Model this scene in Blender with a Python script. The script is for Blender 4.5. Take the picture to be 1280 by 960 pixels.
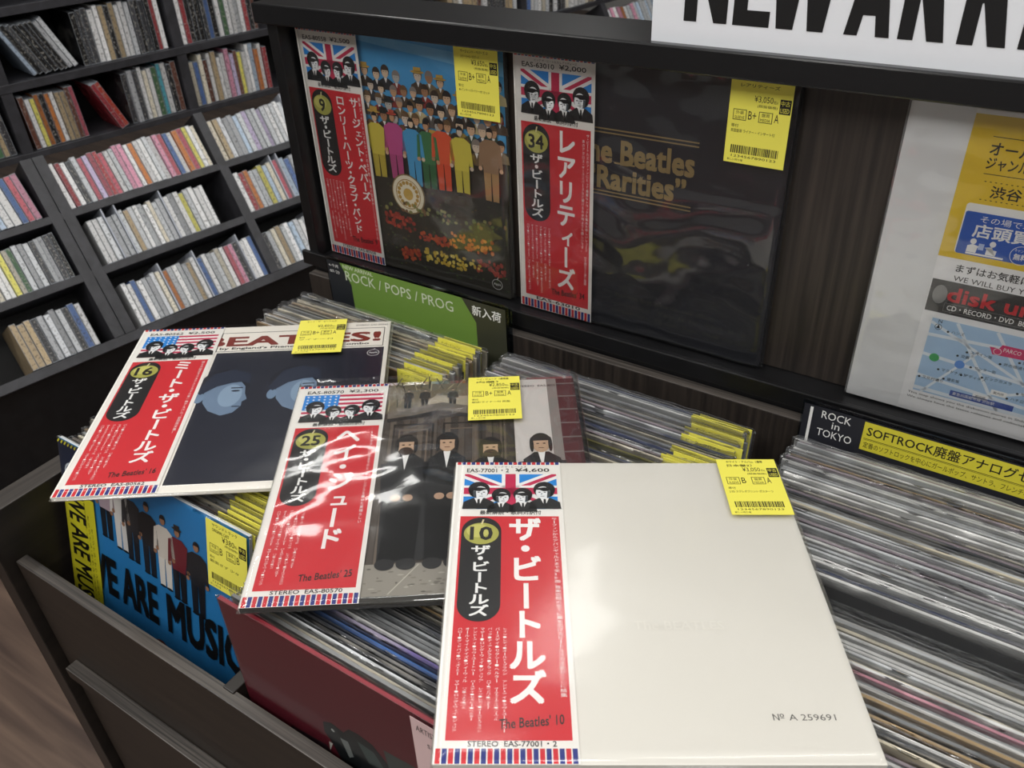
import bpy, bmesh, math, random
from mathutils import Vector, Matrix, noise

# ------------------------------------------------------------------ camera, light, exposure
for o in list(bpy.data.objects): bpy.data.objects.remove(o)
scene = bpy.context.scene
C = scene.collection
R = math.radians
ZC = 1.43                                   # camera height above the floor; heights below are given relative to it
cam_d = bpy.data.cameras.new('camera'); cam = bpy.data.objects.new('camera', cam_d); C.objects.link(cam)
cam.matrix_world = (Matrix.Translation((0, 0, ZC)) @ Matrix.Rotation(0.6011, 4, 'Z') @
                    Matrix.Rotation(math.pi/2 - 0.6035, 4, 'X') @ Matrix.Rotation(-0.0487, 4, 'Z'))
cam_d.sensor_fit = 'HORIZONTAL'; cam_d.sensor_width = 36.0; cam_d.lens = 1058.05/1280*36
cam_d.clip_start = 0.02; cam_d.clip_end = 50
cam_d.dof.use_dof = True; cam_d.dof.focus_distance = 0.86; cam_d.dof.aperture_fstop = 13
scene.camera = cam
scene.view_settings.view_transform = 'Standard'; scene.view_settings.look = 'None'
scene.view_settings.gamma = 1.0; scene.view_settings.use_curve_mapping = False
scene.view_settings.exposure = 0.0
world = bpy.data.worlds.new('store'); scene.world = world; world.use_nodes = True
world.node_tree.nodes['Background'].inputs[0].default_value = (0.80, 0.86, 0.95, 1)
world.node_tree.nodes['Background'].inputs[1].default_value = 0.22
try:
    scene.cycles.transparent_max_bounces = 24
except Exception:
    pass

def area(name, loc, sx, sy, watts, col=(1, .985, .955), rot=(0, 0, 0)):
    d = bpy.data.lights.new(name, 'AREA'); d.shape = 'RECTANGLE'; d.size = sx; d.size_y = sy
    d.energy = watts; d.color = col
    o = bpy.data.objects.new(name, d); C.objects.link(o)
    o.location = (loc[0], loc[1], loc[2] + ZC); o.rotation_euler = rot
    return o
LAMP_W = 5.9
for i, x in enumerate((-2.0, -0.75, 0.55, 1.8)):
    for j, y in enumerate((-0.9, 0.55, 2.0, 3.4)):
        area('ceiling_tube_light', (x, y, 1.22), 0.16, 1.15, LAMP_W*(3.0 if j == 0 else 1.0))
        area('added_fill_uplight', (x, y, 1.10), 0.16, 1.15, LAMP_W*.55, rot=(math.pi, 0, 0))  # added upward fill below each tube, brightens the ceiling and its bounce

# ------------------------------------------------------------------ materials
def lin(h):
    h = h.lstrip('#'); out = []
    for i in (0, 2, 4):
        c = int(h[i:i+2], 16)/255
        out.append(c/12.92 if c <= .04045 else ((c+.055)/1.055)**2.4)
    return tuple(out) + (1,)
MC = {}
def mat(hexc, rough=.5, name=None, spec=.5):
    key = (hexc, rough, spec)
    if key in MC: return MC[key]
    m = bpy.data.materials.new(name or 'paint_' + hexc.lstrip('#')); m.use_nodes = True
    b = m.node_tree.nodes['Principled BSDF']
    b.inputs['Base Color'].default_value = lin(hexc); b.inputs['Roughness'].default_value = rough
    b.inputs['Specular IOR Level'].default_value = spec
    MC[key] = m; return m
def nodes(name):
    m = bpy.data.materials.new(name); m.use_nodes = True
    nt = m.node_tree
    return m, nt, nt.nodes['Principled BSDF']
def grain(name, c1, c2, scale, rough, bump=.0, spec=.5, plank=None):
    m, nt, b = nodes(name)
    tc = nt.nodes.new('ShaderNodeTexCoord'); mp = nt.nodes.new('ShaderNodeMapping')
    mp.inputs['Scale'].default_value = scale
    n = nt.nodes.new('ShaderNodeTexNoise'); n.inputs['Scale'].default_value = 1; n.inputs['Detail'].default_value = 8
    n.inputs['Distortion'].default_value = .4
    r = nt.nodes.new('ShaderNodeValToRGB'); r.color_ramp.elements[0].position = .35; r.color_ramp.elements[1].position = .68
    r.color_ramp.elements[0].color = lin(c1); r.color_ramp.elements[1].color = lin(c2)
    nt.links.new(tc.outputs['Object'], mp.inputs['Vector']); nt.links.new(mp.outputs['Vector'], n.inputs['Vector'])
    nt.links.new(n.outputs['Fac'], r.inputs['Fac'])
    col = r.outputs['Color']
    if plank:
        br = nt.nodes.new('ShaderNodeTexBrick'); mp2 = nt.nodes.new('ShaderNodeMapping')
        mp2.inputs['Rotation'].default_value = (0, 0, R(plank)); mp2.inputs['Location'].default_value = (0.3, .074, 0)
        br.inputs['Scale'].default_value = 1; br.inputs['Brick Width'].default_value = 2.4; br.inputs['Row Height'].default_value = .19
        br.inputs['Mortar Size'].default_value = .0045; br.inputs['Mortar'].default_value = lin('#2c2320')
        br.inputs['Color1'].default_value = (1, 1, 1, 1); br.inputs['Color2'].default_value = (.72, .7, .68, 1)
        nt.links.new(tc.outputs['Object'], mp2.inputs['Vector']); nt.links.new(mp2.outputs['Vector'], br.inputs['Vector'])
        mp.inputs['Rotation'].default_value = (0, 0, R(plank))
        mx = nt.nodes.new('ShaderNodeMix'); mx.data_type = 'RGBA'; mx.blend_type = 'MULTIPLY'; mx.inputs[0].default_value = 1
        nt.links.new(col, mx.inputs[6]); nt.links.new(br.outputs['Color'], mx.inputs[7]); col = mx.outputs[2]
    nt.links.new(col, b.inputs['Base Color'])
    b.inputs['Roughness'].default_value = rough; b.inputs['Specular IOR Level'].default_value = spec
    return m
M_counter = grain('dark_counter_laminate', '#1b1715', '#2a2420', (60, 4, 60), .42)
M_front = grain('brown_counter_front', '#241d18', '#2f2720', (6, 60, 90), .5)
M_display = grain('dark_wood_back_panel', '#221e1c', '#39322d', (160, 30, 5), .45)
M_black = grain('black_laminate', '#0e0e10', '#161618', (40, 40, 40), .38)
M_rail = mat('#151517', .24, 'satin_black_rail')
M_edge = grain('dark_grey_edge_band', '#2d2927', '#443f3b', (160, 6, 60), .42)
M_edge2 = grain('dark_grey_edge_band_lengthwise', '#2c2927', '#5a544f', (5, 420, 60), .40)
M_shelf = grain('charcoal_shelf_laminate', '#2e2e32', '#3c3c41', (30, 30, 30), .42)
M_shelfback = mat('#0b0b0d', .7, 'black_shelf_back')
M_floor = grain('brown_wood_floor', '#453731', '#6c594d', (2.0, 26, 1), .45, plank=0)
M_ceiling = mat('#c9cac8', .9, 'ceiling_board')
M_wall = mat('#b8b8b6', .9, 'painted_wall')
M_white = mat('#eceff5', .5, 'white_print')
M_cream = mat('#e9e5dc', .55, 'cream_card')

def plastic(name, lo, hi, bump, bscale, rough=.09, tint='#ffffff', haze=0):
    m = bpy.data.materials.new(name); m.use_nodes = True; nt = m.node_tree; nt.nodes.clear()
    out = nt.nodes.new('ShaderNodeOutputMaterial'); mx = nt.nodes.new('ShaderNodeMixShader')
    tr = nt.nodes.new('ShaderNodeBsdfTransparent'); tr.inputs[0].default_value = lin(tint)
    gl = nt.nodes.new('ShaderNodeBsdfGlossy'); gl.inputs['Roughness'].default_value = rough
    fr = nt.nodes.new('ShaderNodeFresnel'); fr.inputs['IOR'].default_value = 1.45
    mr = nt.nodes.new('ShaderNodeMapRange'); mr.inputs[1].default_value = .03; mr.inputs[2].default_value = .6
    mr.inputs[3].default_value = lo; mr.inputs[4].default_value = hi
    nt.links.new(fr.outputs[0], mr.inputs[0]); nt.links.new(mr.outputs[0], mx.inputs[0])
    if bump:
        tc = nt.nodes.new('ShaderNodeTexCoord'); n = nt.nodes.new('ShaderNodeTexNoise'); n.inputs['Scale'].default_value = bscale
        n.inputs['Detail'].default_value = 3; n.inputs['Distortion'].default_value = .8
        bp = nt.nodes.new('ShaderNodeBump'); bp.inputs['Strength'].default_value = bump; bp.inputs['Distance'].default_value = .002
        nt.links.new(tc.outputs['Object'], n.inputs['Vector']); nt.links.new(n.outputs['Fac'], bp.inputs['Height'])
        nt.links.new(bp.outputs[0], gl.inputs['Normal'])
    nt.links.new(tr.outputs[0], mx.inputs[1]); nt.links.new(gl.outputs[0], mx.inputs[2])
    surf = mx.outputs[0]
    if haze:
        df = nt.nodes.new('ShaderNodeBsdfDiffuse'); df.inputs[0].default_value = lin('#dfe3e8')
        m2 = nt.nodes.new('ShaderNodeMixShader'); m2.inputs[0].default_value = haze
        nt.links.new(surf, m2.inputs[1]); nt.links.new(df.outputs[0], m2.inputs[2]); surf = m2.outputs[0]
    nt.links.new(surf, out.inputs[0])
    return m
M_sleeve = plastic('clear_sleeve_film', .07, .6, .12, 22, .07, haze=.012)
M_flat = plastic('flat_sleeve_film', .03, .5, .2, 12, .14)
M_binfilm = plastic('bin_sleeve_film', .06, .85, .5, 50, .12, haze=.02)
M_rim = plastic('film_rim_glint', .22, .9, .5, 70, .12, haze=.10)  # edge glints put into the colour: whiter, shinier strip along the film tops
M_acrylic = plastic('clear_acrylic', .06, .6, 0, 1, .04, '#dfe8ee')

def objcolor(name, rough, mott, scale, thr=(.52, .6)):
    m, nt, b = nodes(name)
    oi = nt.nodes.new('ShaderNodeObjectInfo'); tc = nt.nodes.new('ShaderNodeTexCoord')
    mp = nt.nodes.new('ShaderNodeMapping'); mp.inputs['Scale'].default_value = scale
    ad = nt.nodes.new('ShaderNodeVectorMath'); ad.operation = 'ADD'
    n = nt.nodes.new('ShaderNodeTexNoise'); n.inputs['Scale'].default_value = 1; n.inputs['Detail'].default_value = 2
    sc = nt.nodes.new('ShaderNodeMath'); sc.operation = 'MULTIPLY'; sc.inputs[1].default_value = 37.0
    nt.links.new(oi.outputs['Random'], sc.inputs[0])
    nt.links.new(tc.outputs['Object'], mp.inputs['Vector']); nt.links.new(mp.outputs['Vector'], ad.inputs[0])
    nt.links.new(sc.outputs[0], ad.inputs[1]); nt.links.new(ad.outputs[0], n.inputs['Vector'])
    mr = nt.nodes.new('ShaderNodeMapRange'); mr.inputs[1].default_value = thr[0]; mr.inputs[2].default_value = thr[1]
    mr.inputs[3].default_value = 0; mr.inputs[4].default_value = mott
    nt.links.new(n.outputs['Fac'], mr.inputs[0])
    # print on the spine is dark on light paper and light on dark paper
    bw = nt.nodes.new('ShaderNodeRGBToBW'); nt.links.new(oi.outputs['Color'], bw.inputs[0])
    gt = nt.nodes.new('ShaderNodeMath'); gt.operation = 'LESS_THAN'; gt.inputs[1].default_value = .12
    nt.links.new(bw.outputs[0], gt.inputs[0])
    k = nt.nodes.new('ShaderNodeMix'); k.data_type = 'RGBA'; k.inputs[6].default_value = lin('#33302f'); k.inputs[7].default_value = lin('#a8a49c')
    nt.links.new(gt.outputs[0], k.inputs[0])
    mx = nt.nodes.new('ShaderNodeMix'); mx.data_type = 'RGBA'
    nt.links.new(mr.outputs[0], mx.inputs[0]); nt.links.new(oi.outputs['Color'], mx.inputs[6]); nt.links.new(k.outputs[2], mx.inputs[7])
    nt.links.new(mx.outputs[2], b.inputs['Base Color']); b.inputs['Roughness'].default_value = rough
    return m
M_spine = objcolor('printed_spine_paper', .4, .6, (3, 1, 22), (.55, .66))
M_cover = objcolor('printed_case_cover', .25, .12, (2.5, 2.5, 2.5), (.55, .6))
M_jacket = objcolor('printed_card_sleeve', .5, .45, (14, 30, 30), (.5, .62))
M_case = mat('#8d9299', .22, 'jewel_case_plastic')

# ------------------------------------------------------------------ mesh helpers
class MB:
    def __init__(s): s.v = []; s.f = []; s.mi = []; s.mats = []
    def m(s, mt):
        if mt not in s.mats: s.mats.append(mt)
        return s.mats.index(mt)
    def face(s, pts, mt):
        b = len(s.v); s.v += [tuple(p) for p in pts]; s.f.append(tuple(range(b, b+len(pts)))); s.mi.append(s.m(mt))
    def hexa(s, p, mt, top=None, front=None):
        # p: 8 points, bottom ring then top ring (ccw seen from above)
        b = len(s.v); s.v += [tuple(q) for q in p]
        fs = [(3, 2, 1, 0), (4, 5, 6, 7), (0, 1, 5, 4), (1, 2, 6, 5), (2, 3, 7, 6), (3, 0, 4, 7)]
        for i, f in enumerate(fs):
            mm = top if (i == 1 and top) else front if (i == 2 and front) else mt
            s.f.append(tuple(b+k for k in f)); s.mi.append(s.m(mm))
    def box(s, x0, x1, y0, y1, z0, z1, mt, top=None, front=None, M=None):
        p = [Vector(q) for q in ((x0, y0, z0), (x1, y0, z0), (x1, y1, z0), (x0, y1, z0), (x0, y0, z1), (x1, y0, z1), (x1, y1, z1), (x0, y1, z1))]
        if M: p = [M @ q for q in p]
        s.hexa(p, mt, top, front)
    def mesh(s, name, smooth=False, bevel=0):
        me = bpy.data.meshes.new(name); me.from_pydata(s.v, [], s.f)
        for mt in s.mats: me.materials.append(mt)
        me.polygons.foreach_set('material_index', s.mi)
        if smooth: me.polygons.foreach_set('use_smooth', [True]*len(s.f))
        me.update(); return me
    def build(s, name, parent=None, smooth=False, bevel=0):
        o = bpy.data.objects.new(name, s.mesh(name, smooth)); C.objects.link(o)
        if parent: o.parent = parent
        if bevel:
            bv = o.modifiers.new('bevel', 'BEVEL'); bv.width = bevel; bv.segments = 2; bv.limit_method = 'ANGLE'
        return o
def thing(name, label, cat, loc=(0, 0, 0), M=None, group=None):
    o = bpy.data.objects.new(name, None); C.objects.link(o); o.empty_display_size = .02
    if M is not None: o.matrix_world = M
    else: o.location = loc
    o['label'] = label; o['category'] = cat
    if group: o['group'] = group
    return o
def wparent(o, e):                            # child built in world coordinates under an un-rotated Empty
    o.parent = e; o.matrix_parent_inverse = Matrix.Translation(-e.location)

# flat text: glyph outlines from the built-in font, turned into mesh faces
GC = {}
def glyphs(s, off=0.0, res=2):
    k = (s, off, res)
    if k in GC: return GC[k]
    c = bpy.data.curves.new('glyph', 'FONT'); c.body = s; c.resolution_u = res; c.offset = off; c.size = 1
    o = bpy.data.objects.new('glyph', c); C.objects.link(o)
    dg = bpy.context.evaluated_depsgraph_get(); me = o.evaluated_get(dg).to_mesh()
    v = [(p.co.x, p.co.y) for p in me.vertices]; f = [tuple(q.vertices) for q in me.polygons]
    o.evaluated_get(dg).to_mesh_clear(); bpy.data.objects.remove(o); bpy.data.curves.remove(c)
    GC[k] = (v, f); return GC[k]

class Print(MB):
    """flat artwork in a plane: u right, v up, z the stacking height"""
    def __init__(s, S=1.0, z=0.0, dz=.00010):
        super().__init__(); s.S = S; s.z = z; s.dz = dz
    def P(s, u, v, L): return (u*s.S, v*s.S, s.z + L*s.dz)
    def poly(s, pts, mt, L=0): s.face([s.P(u, v, L) for u, v in pts], mt)
    def rect(s, u0, v0, u1, v1, mt, L=0): s.poly([(u0, v0), (u1, v0), (u1, v1), (u0, v1)], mt, L)
    def ell(s, cu, cv, ru, rv, mt, L=0, n=24, a0=0, a1=360):
        s.poly([(cu+ru*math.cos(R(a0+(a1-a0)*i/(n if a1-a0 == 360 else n-1))), cv+rv*math.sin(R(a0+(a1-a0)*i/(n if a1-a0 == 360 else n-1)))) for i in range(n)], mt, L)
    def ring(s, cu, cv, r, w, mt, L=0, n=28, asp=1.0):
        for i in range(n):
            a, b = 2*math.pi*i/n, 2*math.pi*(i+1)/n
            q = lambda rr, t: (cu+rr*math.cos(t), cv+rr*asp*math.sin(t))
            s.poly([q(r-w, a), q(r, a), q(r, b), q(r-w, b)], mt, L)
    def line(s, a, b, w, mt, L=0):
        du, dv = b[0]-a[0], b[1]-a[1]; l = math.hypot(du, dv) or 1; n = (-dv/l*w/2, du/l*w/2)
        s.poly([(a[0]-n[0], a[1]-n[1]), (b[0]-n[0], b[1]-n[1]), (b[0]+n[0], b[1]+n[1]), (a[0]+n[0], a[1]+n[1])], mt, L)
    def frame(s, u0, v0, u1, v1, w, mt, L=0):
        s.rect(u0, v0, u1, v0+w, mt, L); s.rect(u0, v1-w, u1, v1, mt, L)
        s.rect(u0, v0+w, u0+w, v1-w, mt, L); s.rect(u1-w, v0+w, u1, v1-w, mt, L)
    def rrect(s, u0, v0, u1, v1, r, mt, L=0, n=8):
        pts = []
        for cu, cv, a in ((u1-r, v0+r, -90), (u1-r, v1-r, 0), (u0+r, v1-r, 90), (u0+r, v0+r, 180)):
            pts += [(cu+r*math.cos(R(a+90*i/n)), cv+r*math.sin(R(a+90*i/n))) for i in range(n+1)]
        s.poly(pts, mt, L)
    def put(s, g, fn, mt, L, strike=0):
        if strike:
            for a, b in ((-1, -1), (1, -1), (1, 1), (-1, 1), (0, 0)):
                s.put(g, lambda x, y: fn(x+a*strike, y+b*strike), mt, L+.1*(a+1)+.17*(b+1))
            return
        v, f = g; b = len(s.v); mi = s.m(mt)
        s.v += [s.P(*fn(x, y), L) for x, y in v]
        for q in f: s.f.append(tuple(b+i for i in q)); s.mi.append(mi)
    def text(s, t, u, v, h, mt, L=1, w=None, off=0.0, align='l', rot=0, shear=0, res=2):
        """bbox of the string fitted to height h (and width w if given); (u, v) is the lower-left / lower-centre corner"""
        strike = off
        g = glyphs(t, 0.0, res)
        if not g[0]: return
        xs = [p[0] for p in g[0]]; ys = [p[1] for p in g[0]]; x0, x1, y0, y1 = min(xs), max(xs), min(ys), max(ys)
        k = h/(y1-y0); kx = w/(x1-x0) if w else k
        W = (x1-x0)*kx; du = 0 if align == 'l' else -W/2 if align == 'c' else -W
        cr, sr = math.cos(R(rot)), math.sin(R(rot))
        def fn(x, y):
            a, b = (x-x0)*kx+du, (y-y0)*k
            a += b*shear
            return u+a*cr-b*sr, v+a*sr+b*cr
        s.put(g, fn, mt, L, strike)
    def vtext(s, t, u, vtop, vbot, w, mt, L=1, off=0.0, small='ッャュョィェァォ', res=2):
        """one vertical column of text, glyph cells stretched to fill vtop..vbot, column centre u, glyph width w"""
        wt = [(.62 if c in '・、。' else .85 if c in small else 1.0) for c in t]; cell = (vtop-vbot)/sum(wt); v = vtop
        for c, q in zip(t, wt):
            ch = cell*q; v1 = v; v -= ch
            if c == ' ': continue
            if c in 'ー—-':
                s.poly([(u-w*.07, v+ch*.04), (u+w*.07, v+ch*.04), (u+w*.07, v1-ch*.04), (u-w*.07, v1-ch*.04)], mt, L); continue
            if c == '・':
                s.ell(u, (v+v1)/2, w*.13, min(w*.13, ch*.4), mt, L, 12); continue
            g = glyphs(c, 0.0, res)
            kx = w*(.78 if c in small else 1); sx = w*.1 if c in small else 0
            s.put(g, lambda x, y: (u+sx+(x-.5)*kx, (v+v1)/2+(y-.37)*ch*(1.06 if off else .92)/q*(.8 if c in small else 1)), mt, L, off)

K = {}
def col(h, r=.45): return mat(h, r)
BLK = col('#141416'); INK = col('#1d1c1b'); RED = col('#c9252f'); NAVY = col('#23307c'); WHT = col('#eeeeec'); UBLUE = col('#1f86d6')
FLAGR = col('#c0244f'); FACE = col('#e6e8ea'); APPLE = col('#a9a850'); YEL = col('#ebe35c'); PAPER = col('#e8e6e0'); SUIT = col('#101214')

def lp_matrix(center, a, t, r, k=1.0):
    c = Vector(center)*k
    M = Matrix.Rotation(a, 4, 'Z') @ Matrix.Rotation(t, 4, 'X') @ Matrix.Rotation(r, 4, 'Y')
    return Matrix.Translation((c.x, c.y, c.z+ZC)) @ M @ Matrix.Translation((-S/2*k, -S/2*k, 0)) @ Matrix.Scale(k, 4)
S = .315

# ------------------------------------------------------------------ record cover pieces (local: lower-left corner at 0,0, front face up +z)
def jacket_box(parent, th, edge, name='jacket', art=None):
    """the card sleeve: a thin box, its printed front on top"""
    p = art or Print(S)
    p.box(0, S, 0, S, -th, -.00005, edge)
    return p.build(name, parent)

def head(p, u, v, r, side, L, hairc=BLK, facec=FACE):
    p.poly([(u-r*1.55, v-r*2.6), (u+r*1.55, v-r*2.6), (u+r*1.45, v-r*1.7), (u+r*.6, v-r*1.15), (u-r*.6, v-r*1.15), (u-r*1.45, v-r*1.7)], SUIT, L)
    p.poly([(u-r*.42, v-r*1.15), (u+r*.42, v-r*1.15), (u, v-r*2.3)], WHT, L+1)
    p.poly([(u-r*.1, v-r*1.3), (u+r*.1, v-r*1.3), (u+r*.16, v-r*2.3), (u-r*.16, v-r*2.3)], SUIT, L+2)
    p.ell(u, v+r*.05, r*1.06, r*1.10, hairc, L+1, 20); p.ell(u, v-r*.5, r*.92, r*.6, hairc, L+1, 16)
    p.ell(u+side*r*.14, v-r*.40, r*.70, r*.88, facec, L+2, 20)
    p.ell(u-side*r*.05, v-r*.02, r*.92, r*.34, hairc, L+3, 16, 0, 180); p.poly([(u-side*r*.95, v+r*.05), (u+side*r*.55, v+r*.02), (u+side*r*.1, v-r*.22), (u-side*r*.75, v-r*.15)], hairc, L+3)
    for q in (-1, 1): p.ell(u+side*r*.22+q*r*.26, v-r*.36, r*.13, r*.06, hairc, L+3, 8)
    p.poly([(u+side*r*.24, v-r*.4), (u+side*r*.38, v-r*.70), (u+side*r*.2, v-r*.70)], col('#8f979c'), L+3)
    p.rect(u+side*r*.2-r*.18, v-r*.95, u+side*r*.2+r*.18, v-r*.88, col('#55595c'), L+3)
    p.poly([(u-side*r*.30, v-r*.2), (u-side*r*.62, v-r*.2), (u-side*r*.50, v-r*1.05), (u-side*r*.22, v-r*1.15)], col('#3a4146'), L+3)

def clip(pts, u0, v0, u1, v1):
    def half(P, f, inter):
        out = []
        for i in range(len(P)):
            a, b = P[i], P[(i+1) % len(P)]; fa, fb = f(a), f(b)
            if fa >= 0: out.append(a)
            if fa*fb < 0:
                t = fa/(fa-fb); out.append((a[0]+(b[0]-a[0])*t, a[1]+(b[1]-a[1])*t))
        return out
    for f in (lambda q: q[0]-u0, lambda q: u1-q[0], lambda q: q[1]-v0, lambda q: v1-q[1]):
        if pts: pts = half(pts, f, None)
    return pts
def band(p, a, b, w, box, mt, L):
    du, dv = b[0]-a[0], b[1]-a[1]; l = math.hypot(du, dv); n = (-dv/l*w/2, du/l*w/2)
    q = clip([(a[0]-n[0], a[1]-n[1]), (b[0]-n[0], b[1]-n[1]), (b[0]+n[0], b[1]+n[1]), (a[0]+n[0], a[1]+n[1])], *box)
    if len(q) > 2: p.poly(q, mt, L)

def obi(parent, number, titles, flag, cat_no, price, copy_cols, z, topline='', small_ok=True, stereo=True, songs=6, script=None):
    """the paper strip round the left of the sleeve, same printed layout on each record"""
    p = Print(S, z)
    p.rect(0, .0, .325, 1.0, PAPER, 0)
    p.box(-.0004, -.0002, 0, S, -z-.001, z, PAPER)
    n = 11
    for i in range(2*n):
        c = (RED, NAVY)[i % 2]
        p.rect(.004+.32*i/(2*n), .001, .004+.32*(i+.78)/(2*n), .037, c, 1)
        p.rect(.004+.32*i/(2*n), .988, .004+.32*(i+.78)/(2*n), 1.0, c, 1)
    if topline: p.text(topline, .17, .974, .009, INK, 1, align='c')
    p.text(cat_no, .035, .953, .017, INK, 1, w=.13, off=.012); p.text(price, .185, .953, .019, INK, 1, w=.105, off=.012)
    bx = (.029, .792, .311, .944); cu, cv = .17, .868
    if flag == 'uk':
        p.rect(*bx, UBLUE, 1)
        for a, b in (((bx[0], bx[1]), (bx[2], bx[3])), ((bx[0], bx[3]), (bx[2], bx[1]))):
            band(p, a, b, .036, bx, WHT, 2); band(p, a, b, .013, bx, FLAGR, 3)
        p.rect(cu-.027, bx[1], cu+.027, bx[3], WHT, 4); p.rect(bx[0], cv-.024, bx[2], cv+.024, WHT, 4)
        p.rect(cu-.016, bx[1], cu+.016, bx[3], FLAGR, 5); p.rect(bx[0], cv-.014, bx[2], cv+.014, FLAGR, 5)
    else:
        p.rect(*bx, WHT, 1)
        for i in range(7):
            h = (bx[3]-bx[1])/13
            p.rect(bx[0], bx[3]-(2*i+1)*h, bx[2], bx[3]-2*i*h, FLAGR, 2)
        p.rect(bx[0], bx[3]-.085, bx[0]+.125, bx[3], UBLUE, 3)
        for i in range(6):
            for j in range(5):
                su, sv = bx[0]+.013+.02*i, bx[3]-.01-.017*j
                p.poly([(su+(.006 if q % 2 == 0 else .0025)*math.sin(q*math.pi/5), sv+(.006 if q % 2 == 0 else .0025)*math.cos(q*math.pi/5)) for q in range(10)], WHT, 4)
    p.rect(bx[0], bx[1], bx[2], bx[1]+.012, SUIT, 6)
    for u, v, r, sd in ((.075, .872, .031, 1), (.142, .848, .027, 1), (.207, .85, .027, -1), (.272, .872, .031, -1)): head(p, u, v, r, sd, 7)
    p.text('最新解説・歌詞対訳付', .17, .769, .017, INK, 1, w=.18, off=.012, align='c')
    p.rect(.024, .056, .311, .762, RED, 1)
    p.rrect(.030, .384, .144, .757, .055, BLK, 2)
    p.ell(.087, .693, .050, .042, APPLE, 3, 28); p.ell(.078, .703, .034, .026, col('#c4c26a'), 4, 20)
    p.line((.087, .729), (.092, .748), .005, col('#d9cfa0'), 4)
    p.text(str(number), .087, .668, .05, INK, 5, w=.062 if number > 9 else .03, off=.02, align='c')
    p.vtext('ザ・ビートルズ', .087, .648, .40, .056, WHT, 3, off=.022)
    for t, u, vt, vb, w, ww in titles: p.vtext(t, u, vt, vb, w, WHT, 3, off=ww)
    for t, u, vt, vb, w in copy_cols: p.vtext(t, u, vt, vb, w, WHT, 3)
    song = ['ハロー●グッドバイ●ウィズ・ミー', 'オール・マイ・デイズ●アイ・ウィル', 'アンド・アイ●ラヴ・ユー・トゥー', 'マザー●ロング・ウェイ●ジュリア',
            'バック●ディア・グラス●ブラック', 'バースデイ●セクシー●ヘルター', 'レイン●レディ●オールド・ブラウン']
    for i in range(songs):
        t = song[i % 7]; u = .043+.019*i
        p.vtext(t, u, .366, .225-(.02 if i % 2 else 0), .0125, WHT, 3, res=1)
        p.vtext(song[(i+3) % 7], u, .212-(.02 if i % 2 else 0), .075+.03*((i*5) % 3), .0125, WHT, 3, res=1)
    p.text(script or "The Beatles' %d" % number, .145, .083, .026, INK, 3, w=.15, off=.012, rot=5, shear=.1)
    p.text(('STEREO  ' if stereo else '')+cat_no, .075, .0415, .0135, INK, 1, w=.2, off=.014)
    o = p.build('obi_strip', parent)
    return o

def sticker(parent, u0, v0, u1, v1, z, lines, price, g1, g2, note, name='price_sticker', base=YEL, used=True):
    p = Print(S, z); W, H = u1-u0, v1-v0
    p.box(u0*S, u1*S, v0*S, v1*S, z-.0003, z-.00005, base)
    X = lambda a: u0+W*a; Y = lambda b: v0+H*b
    p.rect(u0, v0, u1, v1, base, 0)
    for i, t in enumerate(lines): p.text(t, X(.16), Y(.925-.07*i), H*.045, INK, 1, w=W*(.62 if i == 0 else .42), off=.005)
    p.text(price, X(.40), Y(.755), H*.085, INK, 1, w=W*.30); p.text('税込', X(.71), Y(.765), H*.04, INK, 1, w=W*.07)
    p.text('(税抜価格)', X(.46), Y(.70), H*.04, INK, 1, w=W*.32)
    if used:
        p.rect(X(.81), Y(.66), X(.985), Y(.83), BLK, 1); p.text('中古', X(.895), Y(.755), H*.06, base, 2, w=W*.14, align='c'); p.text('USED', X(.895), Y(.675), H*.055, base, 2, w=W*.14, align='c')
    for xa, t, t2, gr in ((.08, '外装', 'SLEEVE', g1), (.50, '盤質', 'MEDIA', g2)):
        p.frame(X(xa), Y(.53), X(xa+.22), Y(.66), W*.01, INK, 1)
        p.text(t, X(xa+.11), Y(.60), H*.045, INK, 1, w=W*.13, align='c'); p.text(t2, X(xa+.11), Y(.545), H*.035, INK, 1, w=W*.16, align='c')
        p.text(gr, X(xa+.25), Y(.55), H*.10, INK, 1, w=W*(.13 if len(gr) > 1 else .07))
    for i, t in enumerate(note): p.text(t, X(.07), Y(.44-.06*i), H*.042, INK, 1, w=W*(.12 if i == 0 else .72))
    rnd = random.Random(int(u0*1000)+len(price)+int(v0*77)); x = .1
    while x < .88:
        w = rnd.choice((.008, .012, .02)); p.rect(X(x), Y(.125), X(x+w), Y(.225), INK, 1); x += w+rnd.choice((.008, .013))
    p.text('1234567890123', X(.12), Y(.075), H*.03, INK, 1, w=W*.74); 
    p.text('新しい売り場', X(.06), Y(.025), H*.03, INK, 1, w=W*.26)
    return p.build(name, parent)

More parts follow.
